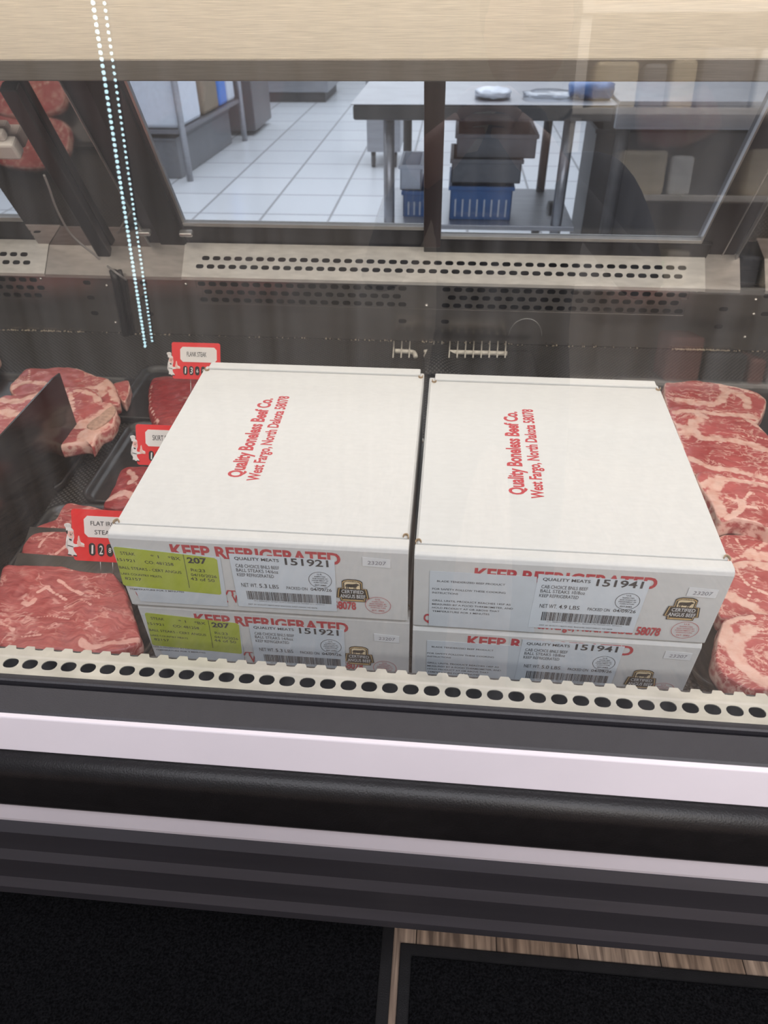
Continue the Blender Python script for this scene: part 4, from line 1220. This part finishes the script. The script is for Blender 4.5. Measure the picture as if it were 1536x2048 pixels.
steak('ribeye_steak', 'ribeye steak just behind the front pair, beside the upper right carton corner', 'steak',
      [(600, 1090), (700, 1068), (860, 1070), (980, 1085), (990, 1220), (860, 1235), (700, 1235), (620, 1200)], 0.046, 0.028, meat_rib,
      seams=(([(640, 1210), (740, 1180), (860, 1110)], 0.004), ([(760, 1180), (860, 1190)], 0.010), ([(700, 1100), (730, 1150)], 0.002)), rim=0.004, seed=23, group=RG, **Z5)
steak('ribeye_steak', 'ribeye steak second from the front in the right-hand row, with fat along its top', 'steak',
      [(600, 1260), (670, 1215), (760, 1198), (860, 1205), (990, 1220), (1000, 1480), (860, 1490), (740, 1490), (620, 1500), (600, 1380)], 0.058, 0.028, meat_rib,
      seams=(([(650, 1225), (760, 1205), (880, 1245)], 0.011), ([(630, 1370), (720, 1410), (830, 1470)], 0.009), ([(700, 1250), (760, 1330), (860, 1380)], 0.0025), ([(800, 1290), (760, 1400)], 0.0025)), rim=0.004, seed=24, group=RG, **Z5)
steak('ribeye_steak', 'large ribeye steak at the front right with a broad diagonal fat seam', 'steak',
      [(588, 1700), (600, 1600), (640, 1500), (740, 1478), (860, 1475), (1000, 1490), (1040, 1700), (1000, 1880), (860, 1868), (760, 1860), (690, 1830), (620, 1775)], 0.070, 0.034, meat_rib,
      seams=(([(640, 1540), (650, 1620), (720, 1720), (800, 1800), (860, 1830)], 0.009), ([(720, 1640), (700, 1700)], 0.007), ([(600, 1580), (680, 1510), (780, 1500)], 0.004), ([(760, 1560), (860, 1560)], 0.003), ([(760, 1560), (690, 1640)], 0.008), ([(800, 1700), (900, 1760)], 0.0025)), rim=0.0015, seed=25, group=RG, **Z5)


# ============================================================ PRICE TAGS
def chef(T, parent, s=1.0):
    """generic cook cut-out: tall hat, head, jacket, trousers, one raised serving hand. Units: tag heights"""
    def poly(name, pts, m, z, par, smooth_=True):
        P = [Vector((x, y, 0)) for x, y in pts]
        if smooth_: P = catmull(P, 4)
        bm = bmesh.new(); plate(bm, [T(p.x, p.y, z) for p in P], T(0, 0, 1)-T(0, 0, 0), 0.0003)
        return finish(name, bm, m, par)
    W = tag_white
    b = poly('chef_figure', [(-.06, .62), (-.055, .50), (-.075, .42), (-.085, .30), (-.05, .18), (-.05, .10), (.10, .10), (.06, .18), (.05, .25), (.13, .27), (.25, .30), (.245, .34), (.19, .37), (.17, .48), (.145, .46), (.13, .33), (.06, .33), (.055, .38), (.075, .45), (.07, .53), (.06, .60)], W, 0.0, parent)
    poly('hat', [(-.065, .60), (-.05, .565), (.055, .58), (.06, .61), (.03, .635), (.03, .70), (-.02, .725), (-.085, .705), (-.09, .67), (-.068, .63)], W, 0.0006, b)
    bm = bmesh.new()
    for k in range(5):
        x = -.075+k*.022
        plate(bm, [T(x, .64, .0009), T(x+.006, .64, .0009), T(x+.004, .70, .0009), T(x-.002, .70, .0009)], T(0, 0, 1)-T(0, 0, 0), 0.0001)
    finish('hat_pleats', bm, mat('hat_grey', (0.4, 0.38, 0.36), 0.5), b)
    poly('face', [(-.045, .56), (.055, .575), (.068, .53), (.055, .45), (.03, .425), (-.01, .45), (-.045, .50)], skin_print, 0.0006, b)
    poly('hair', [(-.06, .575), (-.035, .58), (-.035, .53), (-.05, .51), (-.062, .54)], tag_black, 0.0009, b)
    for ex in (.01, .045):
        poly('eye', [(ex, .545), (ex+.008, .538), (ex+.006, .522), (ex-.002, .522)], tag_black, 0.0012, b)
    poly('moustache', [(.0, .50), (.02, .508), (.045, .50), (.03, .494), (.01, .492)], tag_black, 0.0012, b)
    poly('bow_tie', [(-.015, .425), (.03, .41), (.025, .385), (-.01, .395)], tag_black, 0.0010, b)
    poly('arm', [(-.045, .40), (-.085, .33), (-.085, .26), (-.065, .22), (-.055, .26), (-.055, .33)], mat('jacket_grey', (0.62, 0.58, 0.55), 0.5), 0.0008, b)
    poly('raised_hand', [(.13, .33), (.145, .29), (.26, .275), (.245, .31), (.20, .32), (.185, .37), (.172, .42), (.18, .46), (.172, .49), (.155, .47), (.15, .41), (.13, .38)], skin_print, 0.0008, b)
    poly('belt', [(-.045, .295), (.045, .275), (.045, .262), (-.045, .282)], tag_black, 0.0009, b)
    for q in ((-.045, .11), (.06, .10)):
        poly('shoe', [(q[0]-.01, q[1]+.01), (q[0]+.05, q[1]), (q[0]+.05, q[1]-.015), (q[0]-.01, q[1]-.01)], tag_black, 0.0009, b)
    return b


LEANB = math.radians(26)


def price_tag(px_tl, px_bl, y, wfac, label, lines, digits, prong_h, flip=False, nofig=False):
    """card leaning back on its two prongs; lower left corner stands at depth y"""
    b = aty(px_bl[0], px_bl[1], y)
    V = Vector((0, math.sin(LEANB), math.cos(LEANB))); Nn = Vector((0, -math.cos(LEANB), math.sin(LEANB))); U = Vector((1, 0, 0))
    a = at(px_tl[0], px_tl[1], Nn, Nn.dot(b))
    H = (a-b).length
    Mx = Matrix((U, -Nn, V)).transposed().to_4x4(); Mx.translation = b
    t = tag(empty('price_tag', M=Mx), label, 'price tag', 'red price tags with a printed cook')
    T = lambda x, y_, z=0.0: Vector((x*H, -z if z != 1 else -1.0, y_*H))
    def TT(x, y_, z=0.0):
        return Vector((x*H, -z, y_*H))
    def Tn(x, y_, z=0.0):
        return Vector((x*H, -(0.0012+z), y_*H)) if z != 1 else Vector((0, -1-0.0012, 0))
    W_ = wfac; r = 0.06; P = []
    for cx, cy, s in ((W_-r, 1-r, 0), (r, 1-r, 1), (r, r, 2), (W_-r, r, 3)):
        for k in range(6):
            aa = PI/2*(s+k/5); P.append((cx+r*math.cos(aa), cy+r*math.sin(aa)))
    bm = bmesh.new(); plate(bm, [TT(*p) for p in P], (0, -1, 0), 0.0012); finish('card', bm, tag_red, t)
    c = 0.07; x0, x1, y0, y1 = 0.24, W_-0.10, 0.47, 0.88
    bm = bmesh.new(); plate(bm, [TT(p[0], p[1], 0.0012) for p in ((x0+c, y0), (x1-c, y0), (x1, y0+c), (x1, y1-c), (x1-c, y1), (x0+c, y1), (x0, y1-c), (x0, y0+c))], (0, -1, 0), 0.0005)
    pl = finish('name_plate', bm, tag_white, t)
    bm = bmesh.new(); Tx = lambda a_, b_: TT(a_, b_, 0.0019)
    for s, u_, v_, w_, h_ in lines: add_text(bm, s, Tx, u_, v_, w_, h_, bold=0.01)
    finish('print', bm, dark_ink, pl)
    for k, d in enumerate(digits):
        u_ = 0.31+k*0.172; st = stadium(0, 0, 0.125, 0.062, 5)
        bm = bmesh.new(); plate(bm, [TT(u_+0.062+yy*0.98, 0.235+xx, 0.0012) for xx, yy in st], (0, -1, 0), 0.0008)
        dt = finish('digit_tile', bm, tag_black, t)
        bm = bmesh.new(); small = d.startswith('s'); ch = d[-1]
        hh = 0.10 if small else 0.17; ww = 0.035 if ch == '1' else (0.055 if small else 0.07)
        add_text(bm, ch, lambda a_, b_: TT(a_, b_, 0.0024), u_+0.064-ww/2, 0.235-hh/2, ww, hh, bold=0.01, shear=0.08)
        finish('digit', bm, tag_white, dt)
    if not nofig: chef(lambda x, y_, z: Tn((x-0.045)*1.05, y_, z) if z != 1 else Tn(x, y_, z), t)
    for x in (0.50, 0.74):
        TB('prong', [Vector((x*H, 0.0012, 0.12*H)), Vector((x*H, 0.002, -prong_h))], 0.0007, wire_steel, t, seg=6)
    return t


price_tag((341, 684), (346, 757), 1.170, 1.38, 'red price tag with cook figure reading FLANK STEAK', [('FLANK STEAK', 0.43, 0.62, 0.56, 0.13)], ['1', '3', 's6', 's9'], 0.055)
price_tag((270, 848), (275, 929), 0.960, 1.38, 'red price tag with cook figure reading SKIRT STEAK, half behind the left cartons', [('SKIRT STEAK', 0.42, 0.62, 0.62, 0.13)], ['1', '1', 's9', 's9'], 0.05)
price_tag((143, 1017), (149, 1120), 0.755, 1.38, 'red price tag with cook figure reading FLAT IRON STEAK at the left', [('FLAT IRON', 0.37, 0.70, 0.58, 0.085), ('STEAK', 0.44, 0.53, 0.38, 0.085)], ['1', '2', 's8', 's9'], 0.040)
price_tag((1520, 1222), (1524, 1290), 0.760, 1.38, 'red price tag with cook figure cut by the right edge, on the front ribeye', [('RIBEYE', 0.4, 0.6, 0.5, 0.12)], ['1', '7', 's9', 's9'], 0.045)


# ============================================================ FLOOR MATS
def floor_mat(x0, x1, y0, y1, label):
    t = tag(empty('floor_mat', ((x0+x1)/2, (y0+y1)/2, 0)), label, 'floor mat')
    cx, cy = (x0+x1)/2, (y0+y1)/2
    BX('rubber_border', (x0-cx, y0-cy, 0), (x1-cx, y1-cy, 0.004), rubber, t, bevel=0.002)
    BX('carpet', (x0-cx+0.022, y0-cy+0.022, 0.004), (x1-cx-0.022, y1-cy-0.022, 0.009), carpet, t, bevel=0.003)


fz = lambda px, py: at(px, py, (0, 0, 1), 0.005)
floor_mat(-1.5, fz(786, 1900).x, -0.6, 0.62, 'black carpet floor mat with rubber edge, left one')
floor_mat(fz(800, 1900).x, 1.7, -0.6, fz(803, 1884).y, 'black carpet floor mat with rubber edge, right one')


# ============================================================ KITCHEN BEYOND THE REAR DOORS
def kbox(root, name, a, b, m, bevel=0.0):
    l = root.location
    return BX(name, tuple(a[i]-l[i] for i in range(3)), tuple(b[i]-l[i] for i in range(3)), m, root, bevel)


def ktube(root, name, p, q, r, m):
    l = root.location
    return TB(name, [Vector(p)-l, Vector(q)-l], r, m, root)


TY = 3.9
tx0, tx1 = aty(701, 210, TY).x, aty(1232, 212, TY).x; tz = aty(701, 208, TY).z; tzb = aty(720, 241, TY).z
t = tag(empty('work_table', ((tx0+tx1)/2, TY+0.4, 0)), 'stainless steel work table standing on the white tiles beyond the case', 'table')
kbox(t, 'table_top', (tx0, TY, tz-0.004), (tx1, TY+0.95, tz), k_steel_light, 0.003)
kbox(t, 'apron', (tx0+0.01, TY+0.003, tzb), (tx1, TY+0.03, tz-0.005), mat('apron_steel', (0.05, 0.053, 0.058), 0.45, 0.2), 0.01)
for px in (778, 1132):
    x = aty(px, 300, TY+0.08).x; ktube(t, 'leg', (x, TY+0.08, 0), (x, TY+0.08, tzb+0.01), 0.029, k_steel)
for px in (815, 1090):
    x = aty(px, 300, TY+0.8).x; ktube(t, 'leg', (x, TY+0.8, 0), (x, TY+0.8, tzb+0.01), 0.026, k_dark)
SZ = aty(960, 440, TY+0.15).z
kbox(t, 'under_shelf', (tx0+0.1, TY+0.05, SZ-0.025), (aty(1136, 440, TY+0.3).x, TY+0.85, SZ), k_steel, 0.003)
t2 = tag(empty('work_table', (tx1+0.5, TY+0.5, 0)), 'second steel table butted against the right end of the first', 'table')
kbox(t2, 'table_top', (tx1+0.01, TY-0.02, tz), (tx1+1.6, TY+0.95, tz+0.02), k_steel_light, 0.003)
kbox(t2, 'apron', (tx1+0.01, TY-0.018, tz-0.10), (tx1+1.6, TY+0.03, tz-0.001), k_steel, 0.005)
for x in (tx1+0.06, tx1+1.55): ktube(t2, 'leg', (x, TY+0.03, 0), (x, TY+0.03, tz-0.05), 0.03, k_dark)
for k, x in enumerate((tx1+0.10, tx1+0.82)):
    kbox(t2, 'dark_fill', (x, TY+0.06, 0.10), (x+0.70, TY+0.9, tz-0.12), mat('dark_fill_paint', (0.035, 0.034, 0.038), 0.5), 0.005)  # dark blocks added so the glass reflections show against them


def crate(root_name, px0, px1, pyt, pyb, y, d, m, label, cat, slots_=0):
    a, b = aty(px0, pyb, y), aty(px1, pyb, y); zt = aty(px0, pyt, y).z
    t = tag(empty(root_name, ((a.x+b.x)/2, y+d/2, a.z)), label, cat)
    w = (b.x-a.x)/2; h = zt-a.z; th = 0.008
    bm = bmesh.new()
    for (p, q) in (((-w, -d/2, 0), (w, -d/2+th, h)), ((-w, d/2-th, 0), (w, d/2, h)), ((-w, -d/2, 0), (-w+th, d/2, h)), ((w-th, -d/2, 0), (w, d/2, h)), ((-w, -d/2, 0), (w, d/2, th))):
        boxf(bm, p, q)
    finish('body', bm, m, t, bevel=0.003)
    bm = bmesh.new()
    for (p, q) in (((-w-0.01, -d/2-0.01, h-0.02), (w+0.01, -d/2, h)), ((-w-0.01, d/2, h-0.02), (w+0.01, d/2+0.01, h)), ((-w-0.01, -d/2, h-0.02), (-w, d/2, h)), ((w, -d/2, h-0.02), (w+0.01, d/2, h))):
        boxf(bm, p, q)
    finish('rim', bm, m, t, bevel=0.003)
    if slots_:
        bm = bmesh.new()
        for k in range(slots_):
            x = -w+0.03+(2*w-0.06)*k/(slots_-1); boxf(bm, (x-0.004, -d/2-0.003, 0.02), (x+0.004, -d/2+0.001, h*0.62))
        finish('front_bars', bm, k_paleblue, t)
    return t


crate('plastic_crate', 898, 1020, 372, 440, TY+0.15, 0.45, k_blue, 'blue slotted plastic crate on the shelf under the steel table', 'crate', 8)
crate('plastic_tub', 902, 1040, 318, 366, TY+0.16, 0.40, k_grey, 'dark grey plastic tub stacked on the blue crate under the table', 'tub')
crate('plastic_tub', 912, 1070, 268, 316, TY+0.20, 0.40, k_grey, 'upper dark grey plastic tub just below the steel table top', 'tub')
crate('plastic_tub', 800, 842, 330, 380, TY+0.22, 0.35, k_paleblue, 'pale blue plastic tub beside the left leg of the steel table', 'tub')
crate('plastic_crate', 806, 850, 382, 437, TY+0.20, 0.40, k_blue, 'small blue crate beside the left leg of the steel table', 'crate', 3)
p = aty(1105, 430, TY+0.35)
bm = bmesh.new(); tube(bm, [Vector((-0.03, 0, 0)), Vector((0.03, 0, 0))], 0.075, 24)
o = finish('rubber_wheel', bm, k_dark, loc=(p.x, p.y, p.z)); tag(o, 'black rubber wheel behind the right leg of the steel table', 'wheel')
crate('waste_bin', 1152, 1205, 258, 529, TY+0.4, 0.4, k_dark, 'tall black bin standing behind the right end of the steel table', 'bin')
# things lying on the steel tables
for px, w_, h_, m_, lab in ((985, 0.10, 0.05, k_paleblue, 'clear wrapped pack lying on the steel table top'), (1180, 0.12, 0.09, k_blue, 'dark blue box on the right end of the steel table top'), (1095, 0.14, 0.04, clear_plastic, 'crumpled clear plastic film on the steel table top')):
    q = at(px, 196, (0, 0, 1), tz); r = random.Random(px)
    bm = bmesh.new(); bmesh.ops.create_icosphere(bm, subdivisions=3, radius=1)
    for v_ in bm.verts:
        k_ = 1+0.35*noise.noise(v_.co*2.5+Vector((px, 0, 0)))
        v_.co = Vector((max(-.9, min(.9, v_.co.x*k_))*w_, max(-.9, min(.9, v_.co.y*k_))*0.12, max(0, (v_.co.z*k_+0.9)*h_*0.5)))
    o = finish('wrapped_pack', bm, m_, loc=(q.x, q.y, tz), smooth=True); tag(o, lab, 'pack')
# wheeled cart beyond the table
CY = 6.9
q0, q1 = aty(733, 245, CY), aty(800, 305, CY)
t = tag(empty('utility_cart', ((q0.x+q1.x)/2, CY+0.3, 0)), 'grey wheeled utility cart standing behind the left table leg', 'cart')
kbox(t, 'cabinet', (q0.x, CY, q1.z), (q1.x, CY+0.6, 0.98), k_steel, 0.01)
for dx in (0.05, q1.x-q0.x-0.05):
    kbox(t, 'leg', (q0.x+dx-0.02, CY+0.05, 0.10), (q0.x+dx+0.02, CY+0.09, q1.z+0.01), k_dark)
    ktube(t, 'caster', (q0.x+dx-0.015, CY+0.07, 0.06), (q0.x+dx+0.015, CY+0.07, 0.06), 0.06, k_dark)
# rack on the left with boxes, far cabinet, dark column
ra, rb = at(381, 362, (0, 0, 1), 0), at(490, 282, (0, 0, 1), 0)
t = tag(empty('storage_rack', (ra.x, (ra.y+rb.y)/2, 0)), 'steel storage rack along the left side of the kitchen floor', 'rack')
dR = Vector((rb.x-ra.x, rb.y-ra.y, 0)); nR = Vector((-dR.y, dR.x, 0)).normalized()
for P in (ra, rb, ra+nR*0.6, rb+nR*0.6):
    ktube(t, 'leg', (P.x, P.y, 0), (P.x, P.y, 1.9), 0.028, k_steel)
for z in (0.36, 1.45):
    bm = bmesh.new(); plate(bm, [Vector((P.x, P.y, z))-t.location for P in (ra, rb, rb+nR*0.6, ra+nR*0.6)], (0, 0, 1), 0.03)
    finish('shelf', bm, mat('rack_shelf_grey', (0.16, 0.16, 0.18), 0.4, 0.5), t)
for k, (f0, f1, z1, m_, lab) in enumerate(((0.02, 0.35, 1.15, k_paleblue, 'pale plastic sack on the lower shelf of the storage rack'), (0.40, 0.66, 1.12, mat('brown_box', (0.22, 0.17, 0.12), 0.8), 'brown box on the storage rack between the sack and the blue pack'), (0.68, 0.82, 1.10, mat('bright_blue_pack', (0.05, 0.19, 0.62), 0.4), 'bright blue pack on the storage rack shelf'), (0.84, 0.97, 1.10, k_paleblue, 'pale pack at the far end of the storage rack shelf'))):
    bm = bmesh.new(); A = ra+dR*f0; B = ra+dR*f1
    plate(bm, [Vector((P.x, P.y, 0.392)) for P in (A+nR*0.03, B+nR*0.03, B+nR*0.45, A+nR*0.45)], (0, 0, 1), z1-0.392)
    tag(finish('storage_pack', bm, m_, bevel=0.03), lab, 'pack')
t = tag(empty('rack_shade_block', (ra.x-0.5, ra.y+0.5, 0)), 'dark grey block standing for the shade under the storage rack', 'bin')  # solid block stands for the shade below the rack shelf
bm = bmesh.new(); plate(bm, [Vector((P.x, P.y, 0.0))-t.location for P in (ra+nR*0.10+dR*0.04, ra+nR*0.10+dR*0.93, ra+nR*0.58+dR*0.93, ra+nR*0.58+dR*0.04)], (0, 0, 1), 0.30)
finish('body', bm, k_grey, t, bevel=0.01)
bm = bmesh.new(); plate(bm, [Vector((P.x, P.y, 0.30))-t.location for P in (ra+nR*0.09+dR*0.03, ra+nR*0.09+dR*0.94, ra+nR*0.59+dR*0.94, ra+nR*0.59+dR*0.03)], (0, 0, 1), 0.02)
finish('lid', bm, k_grey, t, bevel=0.004)  # top plate of the shade block
c = at(495, 272, (0, 0, 1), 0)
t = tag(empty('steel_cabinet', (c.x-0.4, c.y+0.4, 0)), 'dark steel cabinet at the end of the storage rack', 'cabinet')
kbox(t, 'body', (c.x-0.55, c.y, 0.05), (c.x+0.10, c.y+0.8, 1.6), mat('cabinet_grey', (0.12, 0.12, 0.13), 0.4, 0.3), 0.01)
kbox(t, 'handle', (c.x+0.02, c.y-0.03, 0.8), (c.x+0.04, c.y, 1.0), k_steel)
c0, c1 = at(508, 205, (0, 0, 1), 0), at(655, 208, (0, 0, 1), 0)
t = tag(empty('floor_cabinet', ((c0.x+c1.x)/2, c0.y+0.5, 0)), 'low grey steel cabinet at the far end of the tiled kitchen', 'cabinet')
kbox(t, 'body', (c0.x-0.6, c0.y, 0.12), (c1.x, c0.y+1.2, 1.3), k_steel, 0.01)
kbox(t, 'plinth', (c0.x-0.6, c0.y+0.04, 0.0), (c1.x-0.05, c0.y+1.1, 0.12), k_dark)

# ============================================================ STORE SIDE, seen only as reflections in the front glass
shelf = tag(empty('store_shelving', (1.9, -2.9, 0)), 'cream store shelving unit with goods facing the display case', 'shelving')
kbox(shelf, 'back_panel', (0.55, -3.20, 0.1), (4.0, -3.15, 2.5), store_shelf)
for z in (0.45, 0.95, 1.38, 1.75, 2.15):
    kbox(shelf, 'shelf', (0.55, -3.15, z), (4.0, -2.72, z+0.03), store_shelf, 0.004)
for x in (0.55, 2.2, 3.95): kbox(shelf, 'upright', (x, -3.16, 0), (x+0.05, -2.74, 2.5), store_shelf)
rs = random.Random(5)
gm = [mat('pack_%s' % n, c_, 0.5) for n, c_ in (('cream', (0.75, 0.62, 0.40)), ('grey', (0.25, 0.24, 0.24)), ('beige', (0.66, 0.58, 0.45)), ('pink', (0.7, 0.35, 0.30)), ('white', (0.8, 0.8, 0.8)), ('tan', (0.6, 0.45, 0.3)))]
pk = None
for z in (0.48, 0.98, 1.41, 1.78):
    x = 0.65
    while x < 3.8:
        w_ = rs.uniform(0.10, 0.26); h_ = rs.uniform(0.10, 0.26)
        if rs.random() < 0.75:
            tag(BX('grocery_pack', (x, -3.05, z), (x+w_-0.02, -2.80, z+h_), rs.choice(gm), bevel=0.02), 'pack of groceries standing on the cream store shelving', 'grocery pack', 'packs on the store shelving')
        x += w_
gq = CAM+ray(1300, 598)*(3.75/ray(1300, 598).y); gq = gq-GN*(2*(gq-GB).dot(GN))
tag(BX('grocery_pack', (gq.x-0.07, gq.y-0.05, 0.98), (gq.x+0.07, gq.y+0.03, 1.10), mat('pack_green', (0.10, 0.50, 0.08), 0.5), bevel=0.02), 'bright green pack of groceries standing on the cream store shelving', 'grocery pack')
# twin-row LED lamp on a cooler door post, mirrored by the glass
Ld = ray(507, 2118).normalized()
for k, px in enumerate((185, 208)):
    V0 = CAM+ray(px, 0)*(2.5/ray(px, 0).y)-Ld*0.25
    def vpix(P):
        c_ = ROT.transposed() @ (P-CAM); return IH/2-F*c_.y/-c_.z
    Lng = 0.3
    while vpix(V0+Ld*Lng) < (692 if k == 0 else 684) and Lng < 6: Lng += 0.01
    V1 = V0+Ld*Lng
    refl = lambda P: P-GN*(2*(P-GB).dot(GN))
    A, B = refl(V0), refl(V1)
    r_ = tag(empty('led_lamp', B), 'slim LED lamp row standing in the store, %s of the two rows' % ('left' if k == 0 else 'right'), 'lamp')
    d = (A-B); Ln = d.length; d = d/Ln
    bm = bmesh.new(); tube(bm, [Vector((0, 0, 0)), d*Ln], 0.006, 8)
    for v_ in bm.verts: v_.co.y -= 0.011
    finish('lamp_bar', bm, frame_black, r_)
    bm = bmesh.new(); n_ = int(Ln/0.019)
    for i in range(n_):
        bmesh.ops.create_icosphere(bm, subdivisions=2, radius=0.0062 if k == 0 else 0.0048, matrix=Matrix.Translation(d*(i+0.5)*Ln/n_))
    em = mat('led_emitter', (0.8, 0.9, 1.0), 0.4, emit=(0.60, 0.90, 1.0), estr=11)
    lo_ = finish('led', bm, em, r_); lo_['kind'] = 'stuff'

# the photographer, mirrored by the glass
def person():
    J = dict(pelvis=(0.12, -0.42, 0.95), belly=(0.12, -0.41, 1.08), chest=(0.12, -0.40, 1.27), neck=(0.12, -0.39, 1.44), headb=(0.12, -0.37, 1.50),
             shl=(-0.06, -0.40, 1.38), ell=(-0.13, -0.28, 1.18), wrl=(-0.055, -0.10, 1.36), shr=(0.30, -0.40, 1.38), elr=(0.37, -0.28, 1.18), wrr=(0.16, -0.10, 1.36),
             hl=(0.02, -0.42, 0.90), knl=(0.0, -0.40, 0.50), anl=(0.0, -0.43, 0.09), tol=(-0.01, -0.30, 0.03), hr=(0.22, -0.42, 0.90), knr=(0.24, -0.40, 0.50), anr=(0.24, -0.43, 0.09), tor=(0.25, -0.30, 0.03))
    R_ = dict(pelvis=.15, belly=.145, chest=.15, neck=.06, headb=.06, shl=.075, ell=.05, wrl=.034, shr=.075, elr=.05, wrr=.034, hl=.10, knl=.065, anl=.045, tol=.04, hr=.10, knr=.065, anr=.045, tor=.04)
    E = [('pelvis', 'belly'), ('belly', 'chest'), ('chest', 'neck'), ('neck', 'headb'), ('chest', 'shl'), ('shl', 'ell'), ('ell', 'wrl'), ('chest', 'shr'), ('shr', 'elr'), ('elr', 'wrr'),
         ('pelvis', 'hl'), ('hl', 'knl'), ('knl', 'anl'), ('anl', 'tol'), ('pelvis', 'hr'), ('hr', 'knr'), ('knr', 'anr'), ('anr', 'tor')]
    names = list(J); me = bpy.data.meshes.new('person')
    me.from_pydata([J[k] for k in names], [(names.index(a), names.index(b)) for a, b in E], [])
    o = bpy.data.objects.new('person', me); COL.objects.link(o); me.materials.append(shirt)
    s = o.modifiers.new('skin', 'SKIN'); s.use_smooth_shade = True
    for i, k in enumerate(names):
        sv = me.skin_vertices[0].data[i]; sv.radius = (R_[k], R_[k]*0.8); sv.use_root = (k == 'pelvis')
    o.modifiers.new('sub', 'SUBSURF').levels = 2; o.modifiers['sub'].render_levels = 2
    tag(o, 'person in dark clothes standing before the case with both hands raised', 'person')
    bm = bmesh.new(); bmesh.ops.create_uvsphere(bm, u_segments=24, v_segments=16, radius=1, matrix=Matrix.Translation((0.12, -0.36, 1.62)) @ Matrix.Diagonal((0.078, 0.098, 0.118, 1)))
    tube(bm, [Vector((0.12, -0.275, 1.63)), Vector((0.12, -0.250, 1.595)), Vector((0.12, -0.262, 1.585))], [0.010, 0.016, 0.010], 8)
    h = finish('head', bm, skin, smooth=True); h.parent = o
    bm = bmesh.new(); bmesh.ops.create_uvsphere(bm, u_segments=24, v_segments=16, radius=1, matrix=Matrix.Translation((0.12, -0.378, 1.645)) @ Matrix.Diagonal((0.086, 0.100, 0.112, 1)))
    h = finish('hair', bm, mat('dark_hair', (0.03, 0.02, 0.015), 0.7), smooth=True); h.parent = o
    for side, w in ((-1, Vector(J['wrl'])), (1, Vector(J['wrr']))):
        bm = bmesh.new()
        tgt = Vector((0.05+0.035*side, -0.075, 1.425))
        tube(bm, [w, w.lerp(tgt, 0.5), tgt], [0.028, 0.034, 0.026], 10)
        for k in range(4):
            b0 = tgt+Vector((side*0.008, 0.0, 0.012-0.018*k+0.02)); L_ = (0.058, 0.066, 0.062, 0.05)[k]
            tube(bm, [b0, b0+Vector((-side*L_*0.3, 0.008, 0.012)), b0+Vector((-side*L_*0.75, 0.004, 0.014))], [0.009, 0.0085, 0.007], 8)
        b0 = w.lerp(tgt, 0.6)
        tube(bm, [b0, b0+Vector((-side*0.012, -0.012, 0.03)), b0+Vector((-side*0.028, -0.014, 0.045))], [0.012, 0.010, 0.009], 8)
        hh = finish('hand', bm, skin, smooth=True); hh.parent = o
    return o


person()
